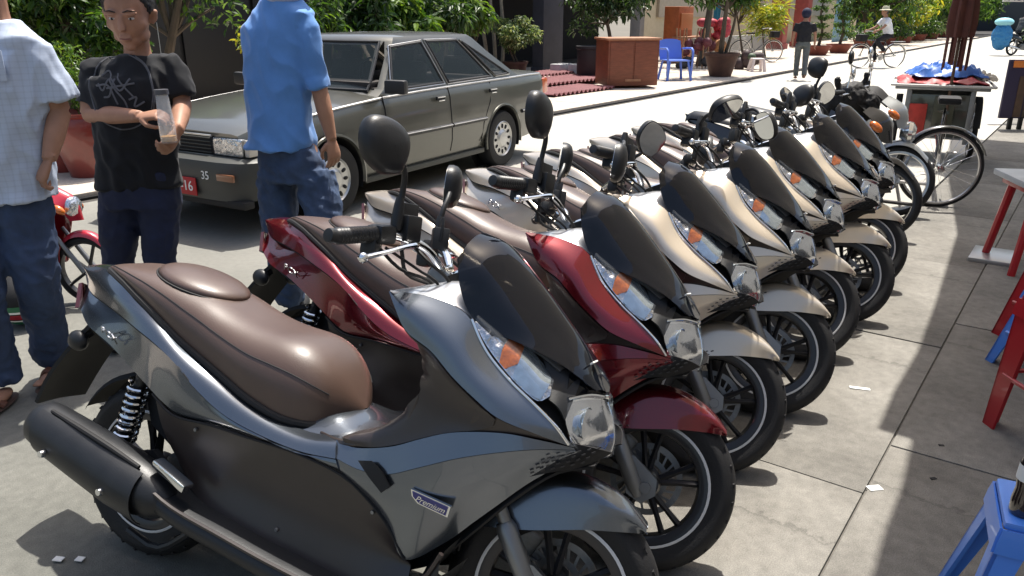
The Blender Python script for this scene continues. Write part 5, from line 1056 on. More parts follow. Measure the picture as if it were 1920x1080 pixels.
for i, (s_, n_, z_, r0, cols, k_, sz) in enumerate(hedge):
    plant('bush', ['leafy green shrub right behind the head of the man in blue', 'broad-leaved shrub behind the car windscreen', 'light green long-leaved shrub behind the middle of the car roof', 'tall green shrub behind the rear of the car roof', 'glossy drooping shrub next to the thin tree stems'][i], 'shrub', st(s_, n_), ((0, 0, z_), (r0*.75, r0*.6, .55)), k_, sz, cols, [(0, 0, .03, .05), (.1, .1, .02, -.05), (-.1, .05, .02, .08)], 30+i, k=12, aspect=.3, droop=.45)
plant('bush', 'small lime-tipped bush by the shoulder of the man in blue', 'bush', Vector((-3.0, 10.3, .05)), ((0, 0, 1.28), (.38, .3, .32)), 900, .09, LY, [(0, 0, .02, .02)], 41, k=7)
for i in range(3):
    p_ = st(5.1+.4*i, 5.8); r_ = thing('tree', ['leftmost of the three thin bare stems by the shop pillar', 'middle of the three thin bare stems by the shop pillar', 'rightmost of the three thin bare stems by the shop pillar'][i], 'tree', p_)
    g = MB(); g.tube([(.25-.1*i, 0, 0), (.1, .05, 1.0), (-.05+.04*i, 0, 2.2), (-.1+.1*i, 0, 3.3)], [.05, .045, .04, .03], 8, res=14); g.build('trunk', PALEBARK, r_)
    f, C = clumps((0, 0, 3.7), (.8, .7, .5), 8, 50+i); leaves(700, .16, f, None, '', LG, .3, 51+i).build('crown', LG, r_, 0, fix=False)
plant('bush', 'pale variegated bush in a dark pot beside the charcoal pillar', 'bush', Vector((.08, 20.2, .03)), ((0, 0, 1.02), (.62, .5, .46)), 3000, .10, LV, [(0, 0, .025, .03), (.08, 0, .02, 0)], 60, k=14, pot=(.3, .24, .35, TERRAD))
plant('tree', 'dark shaded tree in the shop opening above the barrel', 'tree', Vector((2.45, 20.8, .03)), ((0, 0, 1.72), (1.15, .8, .62)), 1800, .17, LD, [(.15, 0, .06, .1)], 61, k=14)
# white planter boxes, barrel, corrugated sheets
for i in range(2):
    o = MB().box((0, 0, .16), (.58, .3, .32), None, .02).build('white_trough', mat('trough_white', (.5, .5, .5), .6, var=.1), None); o.location = pix(1052+34*i, 144+1*i, .05); o.rotation_euler = (0, 0, SROT); tag(o, ['left white trough on the ground by the charcoal pillar', 'right white trough next to the dark barrel'][i], 'trough')
g = MB(); g.lathe([(0, 0), (.36, 0), (.4, .1), (.4, .7), (.43, .72), (.43, .78), (.38, .78), (.36, .7), (0, .68)], (0, 0, 0), 'Z', 28); o = g.build('barrel', mat('barrel_dark', (.018, .018, .022), .5), None, 40); o.location = pix(1112, 150, .05); tag(o, 'dark round tub beside the brown cabinet', 'tub')
CORR = mat('corrugated_red', (.17, .055, .06), .6, var=.2, vscale=4)
def corrugated(label, s0, n0, L, W_, rot, z):
    G = [[(x, y, .028*math.sin(x*2*math.pi/.15)) for x in np.linspace(0, W_, int(W_/.15*8))] for y in (0, L*.5, L)]
    g = MB(); g.grid(G, .006); o = g.build('roofing_sheet', CORR, None, 60); o.location = st(s0, n0, z); o.rotation_euler = (0, 0, SROT+rot); tag(o, label, 'roofing sheet', 'red corrugated sheets on the pavement'); return o
corrugated('lower red corrugated sheet lying on the pavement behind the car', 1.7, 1.35, .95, 2.2, -.05, .10)
corrugated('longer red corrugated sheet reaching to the brown cabinet', 2.3, 2.4, 1.15, 3.3, -.07, .16)
corrugated('red corrugated sheet against the white troughs', 3.4, 3.5, .8, 3.4, 0.0, .2)
# brown cabinet on legs
r_ = thing('cabinet', 'reddish-brown wooden cabinet on the far pavement', 'cabinet', st(5.2, 2.35, .05)); r_.rotation_euler = (0, 0, SROT)
WOOD = mat('brown_wood', (.17, .05, .025), .5, var=.3, vscale=5, stretch=(1, 1, 6)); WOODL = mat('light_wood', (.32, .15, .08), .55, var=.2)
r_.location = pix(1186, 166, .05); r_.rotation_euler = (0, 0, SROT-R(42)); MB().box((0, .45, .52), (1.12, .86, .93), None, .012).build('carcass', WOOD, r_); MB().box((0, .45, 1.0), (1.2, .92, .045), None, .008).build('top', WOODL, r_)
MB().box((-.27, .012, .55), (.50, .02, .78), None, .006).build('door', WOOD, r_); MB().box((.27, .012, .55), (.50, .02, .78), None, .006).build('door', WOOD, r_); MB().box((.0, -.004, .17), (.35, .012, .05), None, .006).build('handle', WOODL, r_)
for i in range(3): MB().box((.572, .45, .30+.25*i), (.02, .70, .02), None, .003).build('shelf_edge', MATTE, r_)
# plastic chairs
CHB = mat('blue_plastic', (.10, .19, .62), .4, coat=.3)
def chair(label, loc, rz, m=CHB, grp=None):
    r_ = thing('plastic_chair', label, 'chair', loc, rz, grp)
    MB().box((0, 0, .42), (.46, .44, .03), None, .012).build('seat', m, r_)
    for sx in (-1, 1):
        for sy in (-1, 1): MB().tube([(sx*.19, sy*.18, .42), (sx*.25, sy*.24, 0)], [.022, .028], 8).build('leg', m, r_)
        MB().tube([(sx*.25, -.22, .1), (sx*.26, -.22, .62), (sx*.26, 0, .67), (sx*.24, .22, .66)], .022, 8, res=14).build('armrest', m, r_)
    g = MB(); G = [[(.25*math.sin(a)*(1-.12*max(0, v-.5)), .20+.07*math.cos(a)*1.0+.1*v, .42+.44*v*(1-.12*abs(math.sin(a))**3)) for a in np.linspace(-1.2, 1.2, 11)] for v in np.linspace(0, 1, 6)]; g.grid(G, .012); g.build('backrest', m, r_)
    return r_
chair('blue plastic armchair standing beside the brown cabinet', pix(1264, 150, .05), R(12)).scale = (1.2, 1.2, 1.08)
o = chair('dark blue plastic chair in the shade behind the cabinet', st(10.2, 4.6, .05), SROT)
# orange child seat / boxes behind
r_ = thing('orange_cupboard', 'orange wooden cupboard behind the blue chair', 'cupboard', st(13.6, 4.4, .05)); r_.rotation_euler = (0, 0, SROT)
OR = mat('orange_wood', (.38, .10, .03), .5, var=.2); MB().box((0, 0, .85), (1.1, .5, 1.7), None, .02).build('carcass', OR, r_); MB().box((0, -.28, 1.25), (.85, .04, .5), None, .01).build('door', mat('orange_light', (.5, .19, .07), .5), r_); MB().box((0, -.38, .78), (1.4, .5, .05), None, .01).build('shelf', WOODL, r_)
# poles and tree trunk in front of the stall
plant('tree', 'leaning trunk of a street tree beside the hanging blue clothes', 'tree', st(12.0, 2.9), ((0.2, .3, 3.4), (1.4, 1.2, .9)), 1800, .2, LG, [(0, 0, .13, .08)], 63, k=12)
r_ = thing('clothes_rail', 'rail with a turquoise shirt and dark trousers hanging', 'clothes rail', st(14.4, 3.4, .05)); r_.rotation_euler = (0, 0, SROT)
for x in (-.7, .7): MB().tube([(x, 0, 0), (x, 0, 1.95)], .02, 8).build('post', STEEL, r_)
MB().tube([(-.7, 0, 1.95), (.7, 0, 1.95)], .015, 8).build('bar', STEEL, r_)
for i, (x, w_, z0, z1, c) in enumerate(((-.1, .42, 1.05, 1.9, (.01, .13, .24)), (.0, .30, .55, 1.06, (.012, .01, .03)), (.42, .2, .75, 1.88, (.35, .36, .38)))):
    g = MB(); G = [[(x-w_/2+w_*u, .03*math.sin(u*9+v*2), z0+(z1-z0)*v) for u in np.linspace(0, 1, 12)] for v in np.linspace(0, 1, 6)]; g.grid(G, .02); g.build('hanging_garment', mat('cloth_%s' % 'abc'[i], c, .85), r_)
# goods heap: toys, bundles and baskets
def goods(label, px, py, items, seed):
    loc = pix(px, py, .05); r_ = thing('goods_pile', label, 'goods pile', loc); rg = np.random.default_rng(seed)
    for nm, n, c, z0, z1, r0, spread in items:
        m = mat('goods_%s_%d' % (nm, seed), c, .6, var=.3, vscale=12)
        for i in range(n):
            g = MB(); x, y, z = rg.uniform(-spread, spread), rg.uniform(-.2, .2), rg.uniform(z0, z1)
            if nm == 'stick': g.tube([(x, y, 0), (x+rg.uniform(-.15, .15), y, z1)], .02, 6)
            elif nm == 'box': g.box((x, y, z), (r0*2, r0*1.4, r0*1.3), Matrix.Rotation(rg.uniform(0, 1), 4, 'Z'), .01)
            else: g.ball((x, y, z), (r0*rg.uniform(.7, 1.2), r0*.8, r0*rg.uniform(.6, 1.1)), 10, 6)
            g.build(nm, m, r_, 50)
    return r_
goods('stacked wooden frames and dark bags beside the blue chair', 1300, 128, [('stick', 9, (.30, .17, .09), 0, 1.1, 0, .45), ('bundle', 6, (.12, .03, .04), .3, .8, .16, .4), ('bag', 5, (.03, .03, .035), .05, .2, .16, .45)], 3)
goods('heap of red cloth bundles behind the big plant pot', 1330, 120, [('bundle', 12, (.42, .05, .07), .75, 1.25, .17, .5), ('basket', 3, (.35, .16, .06), .4, .75, .2, .4), ('bag', 7, (.10, .02, .025), .2, .7, .16, .45), ('shoe', 6, (.25, .25, .24), .04, .1, .09, .5)], 4)
goods('dark low heap of baskets right of the big plant pot', 1392, 130, [('basket', 6, (.05, .03, .03), .1, .4, .2, .45), ('bundle', 3, (.06, .09, .05), .2, .5, .15, .4)], 5)
plant('potted_tree', 'small tree in a big dark brown pot at the kerb', 'potted tree', pix(1350, 143, .05), ((0, 0, 1.95), (1.0, .8, .62)), 1900, .17, [LG[0], LG[1], LG[0], LG[2]], [(-.03, 0, .07, -.03), (.08, 0, .045, .06)], 70, k=14, pot=(.42, .27, .52, TERRAD))
plant('potted_palm', 'yellow palm with arching fronds behind the parked bicycle wheel', 'potted palm', pix(1432, 108, .05), ((0, 0, 1.3), (.75, .6, .7)), 900, .36, LY, [(0, 0, .03, .05), (.06, 0, .03, -.05)], 72, k=12, aspect=.13, droop=-.1)
plant('potted_palm', 'tall yellow-green palm above the goods', 'potted palm', pix(1395, 118, .05), ((0, 0, 2.1), (.55, .5, .75)), 700, .36, LY, [(0, 0, .04, 0)], 73, k=10, aspect=.14, droop=0)
r_ = thing('plastic_stool', 'small white plastic stool on the far pavement', 'stool', pix(1418, 134, .05)); WP = mat('stool_white', (.62, .55, .55), .5)
MB().box((0, 0, .33), (.32, .32, .04), None, .02).build('seat', WP, r_)
for a in (-1, 1):
    for b in (-1, 1): MB().tube([(a*.13, b*.13, .33), (a*.18, b*.18, 0)], [.04, .045], 8, up=(0, 0, 1)).build('leg', WP, r_)
# far building run: beige walls, red columns, blue gate
BEI = mat('beige_wall', (.50, .44, .32), .85, var=.08); REDC = mat('red_column', (.26, .055, .045), .6, var=.15); LOWW = mat('tan_wall', (.38, .34, .28), .85, var=.1)
r_ = wallbox('house', 'beige street house between the goods stall and the red columns', 'building', 15.8, 46, 7.0, 6.0, BEI)
g = MB(); g.box((-3, -.2, 3.1), (22, .14, 3.4), None, .01); g.build('upper_band', LOWW, r_)
for s0, lab in ((25.2, 'left red column of the beige house'), (28.4, 'right red column of the beige house')):
    p_ = thing('column', lab, 'column', st(s0, 5.0, .03)); p_.rotation_euler = (0, 0, SROT); MB().box((0, 0, 2.0), (.62, .62, 4.0), None, .02).build('shaft', REDC, p_, 30); MB().box((0, 0, .12), (.74, .74, .24), None, .02).build('plinth', REDC, p_, 30)
r_ = thing('steel_gate', 'pale blue gate beyond the red columns', 'gate', st(37, 5.4, .03)); r_.rotation_euler = (0, 0, SROT); BLG = mat('gate_blue', (.22, .42, .62), .5)
for i in range(4): MB().box((-1.2+.8*i, 0, 1.2), (.76, .06, 2.4), None, .01).build('leaf_panel', BLG, r_)
r_ = wallbox('low_wall', 'grey base wall under the yellow palm', 'wall', 16.6, 24, 5.2, .7, mat('grey_render', (.26, .25, .23), .85, var=.1), .2)
# tiered potted bonsai trees and planters at the far kerb
for i, (px, py, lab) in enumerate(((1532, 104, 'tiered clipped tree left of the cyclist'), (1572, 100, 'second tiered clipped tree, nearer the cyclist'))):
    r_ = thing('potted_tree', lab, 'potted tree', pix(px, py, .03), 0, 'clipped trees in pots'); hs = (.75, 1.1, 1.4, 1.7, 2.0)
    for k, h_ in enumerate(hs):
        f, C = clumps((.1*(-1)**k, 0, h_), (.42-.05*k, .35, .10), 6, 80+10*i+k, .5); leaves(260, .11, f, None, '', LG, .1, 90+k).build('foliage_tier', LG, r_, 0, fix=False)
    MB().tube([(0, 0, .3), (.08, 0, .9), (-.05, 0, 1.5), (0, 0, 2.0)], [.07, .05, .04, .02], 8, res=12).build('trunk', BARK, r_)
    MB().lathe([(0, 0), (.30, 0), (.46, .30), (.50, .31), (.50, .36), (.42, .36), (.4, .3)], (0, 0, 0), 'Z', 24).build('pot', TERRA, r_, 40)
for i in range(6):
    s_ = 33+i*5.2; lab = ['broad green tree behind the cyclist', 'bright yellow-green palm clump right of the cyclist', 'green palm beside the yellow-green one', 'dark round tree along the far kerb', 'light green tree at the bend', 'farthest tree of the row'][i]
    cols = [LG, LY, [LG[2], LY[2]], LG, [LG[2], LG[0]], LG][i]
    plant('tree', lab, 'tree', st(s_, 3.0-.15*i, .03), ((0, 0, 2.3), (2.5, 1.8, 1.6)), 2600, .34, cols, [(0, 0, .16, .1), (.5, .2, .1, 0)], 100+i, k=18, aspect=.3)
for i in range(7):
    plant('bush', ['low bush in a red bowl behind the cyclist wheels', 'flower bush next along the kerb', 'low bush under the yellow palms', 'shrub by the kerb near the bend', 'grey-leaved shrub by the kerb', 'round shrub at the kerb bend', 'last low shrub along the far kerb'][i], 'bush', st(28.5+i*4.0, 2.1, .03), ((0, 0, .75), (1.3, .7, .5)), 800, .16, [LG, LG, LD, LG, LV, LG, LG][i], [(0, 0, .03, 0), (.2, 0, .02, 0)], 120+i, k=10, pot=(.5, .4, .32, TERRA))
# row closing the end of the street
r_ = thing('distant_building', 'dark building closing the end of the street', 'building', (38, 78, 0)); MB().box((0, 0, 4), (34, 6, 8), None, .02).build('wall', mat('far_dark_wall', (.03, .036, .045), .85, var=.2, vscale=.2), r_)
for i in range(6): MB().box((-14+5.4*i, -3.04, 1.6), (3.6, .1, 3.0), None, .01).build('shutter', mat('far_shutter', (.045, .055, .065), .7), r_)
r_ = thing('distant_building', 'dark house row on the right beyond the motorbike', 'building', (52, 45, 0)); r_.rotation_euler = (0, 0, R(100)); MB().box((0, 0, 3.5), (50, 5, 7), None, .02).build('wall', mat('far_grey_wall', (.10, .11, .12), .85, var=.2, vscale=.2), r_)
plant('tree', 'dark small-leaved tree at the right edge above the notice board', 'tree', Vector((9.05, 13.9, 0)), ((0.15, 0, 1.35), (.62, .5, .62)), 2600, .09, LD, [(.3, 0, .05, .05)], 140, k=16)
# ------------------------------------------------------------------ small motorbikes (same axes as the scooters)
def simple_wheel(root, cx, cz, r, tw, spokes=5, name='wheel', rimm=RIMM, wire=False, tyre=RUBBER):
    g = MB(); k = [(r-tw*.5+tw*.5*math.cos(a), tw*.5*math.sin(a)) for a in np.linspace(-1.9, 1.9, 13)]; g.lathe(k+[k[0]], (cx, 0, cz), 'Y', 56); t = g.build('tyre', tyre, root, 50)
    ri = r-tw*.82; g = MB(); g.lathe([(ri+.012, -tw*.42), (ri-.006, -tw*.4), (ri-.012, 0), (ri-.006, tw*.4), (ri+.012, tw*.42)], (cx, 0, cz), 'Y', 48); rm = g.build('rim', rimm, root, 40)
    g = MB(); g.lathe([(0, -.045), (.03, -.04), (.03, .04), (0, .045)], (cx, 0, cz), 'Y', 14)
    n = 28 if wire else spokes
    for i in range(n):
        a = 2*math.pi*i/n; b = a+(.5 if i % 2 else -.5)*(1 if wire else .1); sy = (.03 if (i//2) % 2 else -.03) if wire else 0
        w_ = .0016 if wire else .014
        g.tube([(cx+.028*math.cos(b), sy, cz+.028*math.sin(b)), (cx+ri*math.cos(a), 0, cz+ri*math.sin(a))], w_, 5)
    g.build('spokes' if wire else 'hub', CHROME if wire else rimm, root); return t
def motorbike(label, col, X, Y, yaw, lean, steer=0, headlamp=False, mirrors=True):
    root = thing('motorbike', label, 'motorbike'); S = []
    def P(g, n, m, s=0, sm=40): o = g.build(n, m, root, sm); (S.append(o) if s else None); return o
    simple_wheel(root, 0, .285, .285, .075)
    n0 = set(root.children); simple_wheel(root, 1.22, .285, .285, .068, rimm=STEEL if headlamp else RIMM); S += [c for c in root.children if c not in n0]
    g = MB(); g.loft([[(-.35, -.05, .80), (-.1, -.11, .74), (.2, -.13, .66), (.45, -.09, .56)], [(-.30, -.06, .72), (-.1, -.12, .62), (.2, -.14, .52), (.45, -.09, .42)], [(-.30, .06, .72), (-.1, .12, .62), (.2, .14, .52), (.45, .09, .42)], [(-.35, .05, .80), (-.1, .11, .74), (.2, .13, .66), (.45, .09, .56)]], 16, 4); P(g, 'tail_fairing', col)
    g = MB(); G = []
    for x, zc, w in ((-.34, .80, .05), (-.28, .83, .10), (-.1, .82, .12), (.1, .79, .13), (.3, .76, .125), (.42, .75, .10), (.47, .70, .04)): G.append([(x, w*math.sin(a), zc-.07+.07*math.cos(a)) for a in np.linspace(-1.57, 1.57, 11)])
    g.grid(G); P(g, 'seat', BLACKP, sm=60)
    g = MB(); g.box((.42, 0, .33), (.34, .24, .22), None, .04); g.lathe([(0, -.16), (.09, -.15), (.09, .15), (0, .16)], (.35, 0, .30), 'Y', 20); P(g, 'engine', ALLOY)
    g = MB(); g.tube([(-.3, -.12, .36), (.1, -.13, .27), (.3, -.13, .22), (.6, -.08, .2)], [.045, .045, .02, .018], 12, res=12); P(g, 'exhaust', CHROME)
    for sd in (-1, 1):
        g = MB(); coil(g, (-.02, sd*.12, .62), (0, sd*.12, .32), .024, .005, 8); P(g, 'shock_spring', CHROME)
        g = MB(); g.loft([[(.80, sd*.10, .90), (.76, sd*.16, .62), (.72, sd*.17, .40), (.80, sd*.15, .30)], [(.92, sd*.13, .86), (.92, sd*.19, .62), (.88, sd*.19, .40), (.92, sd*.17, .30)], [(1.08, sd*.07, .80), (1.05, sd*.13, .66), (.99, sd*.13, .48), (.97, sd*.13, .36)]], 12, 4, .006); P(g, 'leg_shield', col)
        g = MB(); g.tube([(1.0, sd*.07, .62), (1.22, sd*.07, .285)], [.016, .022], 10); P(g, 'fork_leg', FORKM, 1)
        g = MB(); g.ball((1.13, sd*.12, .80), (.055, .03, .03), 12, 8, Matrix.Rotation(R(35), 4, 'Y')); P(g, 'blinker', AMBER)
    g = MB(); g.box((.6, 0, .50), (.7, .12, .10), Matrix.Rotation(R(12), 4, 'Y'), .03); g.loft([[(.80, -.10, .9), (.76, -.16, .5), (.82, -.14, .3)], [(.84, 0, .92), (.80, 0, .5), (.86, 0, .3)], [(.80, .10, .9), (.76, .16, .5), (.82, .14, .3)]], 8, 4, .006); P(g, 'frame_cover', MATTE)
    g = MB(); g.loft([[(1.02, -.10, .90), (1.12, -.11, .82), (1.17, -.07, .70)], [(1.06, 0, .96), (1.20, 0, .87), (1.24, 0, .70)], [(1.02, .10, .90), (1.12, .11, .82), (1.17, .07, .70)]], 10, 5, .006); P(g, 'nose_fairing', col, sm=60)
    g = MB(); g.lathe([(0, .03), (.05, .028), (.085, .0), (.09, -.03), (.05, -.09), (0, -.1)], (1.19 if not headlamp else 1.27, 0, .80 if not headlamp else .68), 'X', 24); P(g, 'headlamp', CHROME if headlamp else REFL, 1)
    FE = [(1.0, .36), (1.03, .50), (1.12, .58), (1.22, .60), (1.32, .57), (1.42, .48)]
    g = MB(); g.loft([[(x, -.05, z-.03) for x, z in FE], [(x, -.035, z+.005) for x, z in FE], [(x, 0, z+.015) for x, z in FE], [(x, .035, z+.005) for x, z in FE], [(x, .05, z-.03) for x, z in FE]], 20, 3, .004); P(g, 'front_mudguard', col, 1, 60)
    bar = [(.80, -.34, .97), (.86, -.22, 1.0), (.93, -.08, .96), (.94, 0, .95)]; g = MB(); g.tube(bar+[(x, -y, z) for x, y, z in bar[-2::-1]], .011, 10, res=30); P(g, 'handlebar', CHROME, 1)
    g = MB(); g.loft([[(.84, -.10, .98), (.95, -.11, .95), (1.05, -.09, .88)], [(.84, 0, 1.02), (.96, 0, 1.03), (1.08, 0, .93)], [(.84, .10, .98), (.95, .11, .95), (1.05, .09, .88)]], 8, 5, .006); P(g, 'bar_cover', MATTE, 1, 60)
    for sd in (-1, 1):
        a_ = np.array((.79, sd*.355, .965)); b_ = np.array((.855, sd*.23, 1.0)); g = MB(); g.tube([a_+(b_-a_)*t for t in np.linspace(0, 1, 13)], [.018 if i % 2 else .016 for i in range(13)], 10); P(g, 'grip', BLACKP, 1)
        g = MB(); g.box((.87, sd*.18, 1.01), (.06, .06, .055), None, .01); P(g, 'switch_box', BLACKP, 1)
        g = MB(); g.tube([(.89, sd*.16, 1.0), (.89, sd*.28, .98), (.86, sd*.33, .96)], .007, 8); P(g, 'lever', CHROME, 1)
        if mirrors:
            g = MB(); g.tube([(.87, sd*.17, 1.02), (.88, sd*.19, 1.14), (.87, sd*.24, 1.20)], .006, 8, res=8); st_ = P(g, 'mirror_stem', CHROME, 1)
            g = MB(); g.ball((.865, sd*.27, 1.235), (.02, .062, .048), 18, 10); md = P(g, 'mirror', CHROME if headlamp or sd > 0 else BLACKP, 1)
    g = MB(); g.tube([(.36, .12, .22), (.33, .25, .07)], .01, 8); P(g, 'side_stand', BLACKP)
    root.matrix_world = Matrix.Translation((X, Y, 0)) @ Matrix.Rotation(R(yaw), 4, 'Z') @ Matrix.Rotation(R(-lean), 4, 'X')
    T = Matrix.Translation((1.30, 0, 0)) @ Matrix.Rotation(R(steer), 4, SAX) @ Matrix.Translation((-1.30, 0, 0))
    for o in S: o.matrix_local = T
    return root
BLKP = mat('paint_black', (.010, .010, .012), .25, .2, coat=1.0); SILP = mat('paint_silver', (.35, .37, .38), .35, .7, coat=.8)
m8 = motorbike('black motorbike with an orange blinker parked after the champagne scooters', BLKP, 1.65, 6.28, -35, 11, 10)
m9 = motorbike('motorbike with a round chrome headlamp between the black one and the cart', SILP, 2.08, 6.95, -33, 11, 8, True)
# covered luggage on the handlebars of the black motorbike
bp = m8.matrix_world @ Vector((.90, 0, 1.03)); r_ = thing('hanging_bag', 'black bags hanging over the handlebars of the black motorbike', 'bag', bp)
g = MB(); g.ball((0, 0, -.04), (.13, .13, .13)); g.ball((-.10, .04, -.09), (.10, .09, .12)); g.ball((.11, -.04, -.08), (.09, .09, .11)); g.tube([(-.1, 0, .02), (-.12, 0, .12)], .022, 8); g.tube([(.06, 0, .04), (.10, 0, .15)], .022, 8)
remesh(g, 'sack', MATTE, r_, .01, 3, wrinkle(.012, 14))
RDP = mat('paint_bright_red', (.42, .012, .03), .3, .1, coat=1.0)
mr = motorbike('bright red small motorbike behind the man at the left edge', RDP, -3.25, 4.29, -4, 2, 0, False, False); mr.scale = (.70, .70, .70)
r_ = thing('crash_helmet', 'round black helmet with green, white and red stripes on the ground at the left edge', 'helmet', (-2.60, 3.92, .14))
g = MB(); g.ball((0, 0, 0), (.135, .135, .135), 28, 18); g.build('shell', MATTE, r_, 80)
for i, (z, h_, m) in enumerate(((-.015, .03, mat('stripe_green', (.01, .12, .05), .4)), (-.035, .012, WHITE), (-.062, .03, mat('stripe_red', (.25, .01, .02), .4)), (-.088, .010, WHITE), (-.105, .024, MATS['stripe_green']))):
    g = MB(); pr = [(math.sqrt(max(0, .1385**2-q*q)), q) for q in np.linspace(z-h_/2, z+h_/2, 4)]; g.lathe(pr, (0, 0, 0), 'Z', 28); g.build('stripe', m, r_, 80)
# ------------------------------------------------------------------ pedal cart: single wheel towards the camera, tray in front
def cart():
    A = Vector((3.62, 6.60, 0)); Bc = Vector((4.86, 9.15, 0)); dx = (Bc-A).normalized(); rz = math.atan2(dx.y, dx.x)
    root = thing('cargo_tricycle', 'pedal cargo tricycle with tin tray parked at the end of the row', 'tricycle', A, rz); L = (Bc-A).length
    g0 = Matrix.Rotation(R(24)-rz*0, 4, 'Z')
    # rear wheel
    w_ = thing('x', '', '') if False else None
    sw = bpy.data.objects.new('rear_wheel', None); COL.objects.link(sw); sw.parent = root; sw.rotation_euler = (0, 0, R(-78)); del_ = simple_wheel(sw, 0, .335, .335, .042, wire=True, rimm=STEEL)
    g = MB(); a = np.linspace(R(20), R(175), 20); G = [[((.355+dz)*math.cos(t), y, .335+(.355+dz)*math.sin(t)) for y, dz in ((-.03, -.012), (-.018, 0), (0, .004), (.018, 0), (.03, -.012))] for t in a]; g.grid(G, .003); o = g.build('rear_mudguard', BLKP, sw, 60)
    g = MB(); g.tube([(0, 0, .335), (.35, 0, .30), (.9, 0, .36), (L-.35, 0, .42)], .016, 8, res=20); g.tube([(0, .05, .335), (.42, .02, .78), (.5, 0, .3)], .012, 8, res=12); g.tube([(.42, 0, .75), (L-.35, 0, .55)], .016, 8); g.build('frame', BLKP, root)
    g = MB(); g.box((.40, 0, .86), (.26, .18, .06), None, .025); g.build('saddle', MATTE, root)
    g = MB(); g.lathe([(0, -.01), (.09, -.01), (.09, .01), (0, .01)], (.45, 0, .30), 'Y', 20); g.tube([(.45, .05, .30), (.55, .05, .18), (.55, .12, .18)], .01, 6); g.tube([(.45, -.05, .30), (.35, -.05, .42), (.35, -.12, .42)], .01, 6); g.build('crank', STEEL, root)
    for sd in (-1, 1):
        fw_ = bpy.data.objects.new('front_wheel', None); COL.objects.link(fw_); fw_.parent = root; fw_.location = (L, sd*.40, 0); simple_wheel(fw_, 0, .33, .33, .055, wire=True, rimm=STEEL)
        g = MB(); G = [[(.36*math.cos(t), y, .33+.36*math.sin(t)) for y in (-.035, 0, .035)] for t in np.linspace(.1, 3.0, 14)]; g.grid(G, .003); g.build('mudguard', MATTE, fw_, 60)
    TIN = mat('tin_panel', (.24, .245, .25), .4, .6, var=.2, vscale=5); GL = mat('cart_glass', (.05, .055, .045), .1, 0, coat=1)
    for y in (-.31, .31):
        for x in (L-.42, L+.42): MB().box((x, y, .52), (.05, .05, .62), None, .004).build('post', TIN, root)
    MB().box((L-.42, 0, .50), (.02, .58, .46), None, .004).build('rear_panel', GL, root); MB().box((L+.42, 0, .50), (.02, .58, .46), None, .004).build('front_panel', TIN, root)
    for y in (-.32, .32): MB().box((L, y, .50), (.8, .02, .46), None, .004).build('side_panel', GL, root)
    MB().box((L, 0, .27), (.86, .66, .03), None, .004).build('floor', TIN, root)
    MB().box((L-.445,   .2, .46), (.03, .18, .34), None, .01).build('red_box', mat('red_tin', (.38, .03, .02), .5, var=.3, vscale=10), root)
    MB().box((L-.446, -.05, .52), (.03, .2, .40), None, .004).build('pane', mat('olive_pane', (.06, .06, .04), .3), root)
    MB().box((L, 0, .80), (1.0, .92, .035), None, .008).build('tray', TIN, root)
    g = MB(); g.tube([(L-.53, -.50, .83), (L-.53, .50, .83), (L+.53, .50, .83), (L+.53, -.50, .83), (L-.53, -.50, .83)], .014, 6); g.build('tray_rail', mat('rail_pale', (.5, .48, .46), .5), root)
    return root, A, dx, L, rz
ct, cA, cD, cL, cR = cart()
def crumple(name, label, c, sx, sy, h, m, seed, rz, th=.01):
    G = []
    for i in range(26):
        row = []
        for j in range(22):
            u, v = i/25*2-1, j/21*2-1; q = Vector((u*2.2+seed, v*2.2, seed)); z = h*(1-max(abs(u), abs(v))**3)*(.55+.9*abs(noise.noise(q)))+.05*noise.noise(q*2.5); row.append((u*sx*(1+.08*noise.noise(q*1.3)), v*sy*(1+.1*noise.noise(q*1.7)), max(z, .0)))
        G.append(row)
    g = MB(); g.grid(G, th); o = g.build(name, m, None, 35); o.location = c; o.rotation_euler = (0, 0, rz); return tag(o, label, 'tarpaulin')
tc_ = cA+cD*cL
crumple('tarpaulin', 'red tarpaulin bunched on the cart tray', tc_+Vector((0, 0, .83)), .42, .44, .10, mat('tarp_red', (.30, .02, .025), .5), 3, cR)
crumple('tarpaulin', 'blue and white striped tarpaulin heaped on top of the red one', tc_+Vector((.03, .02, .90)), .28, .36, .16, mat('tarp_blue', (.03, .12, .42), .4, var=.1), 8, cR+.2)
crumple('tarpaulin', 'pale plastic sheet at the right end of the cart tray', tc_+Vector((.36, -.12, .86)), .13, .16, .08, mat('tarp_pale', (.55, .5, .42), .4, var=.25, vscale=18), 13, cR)
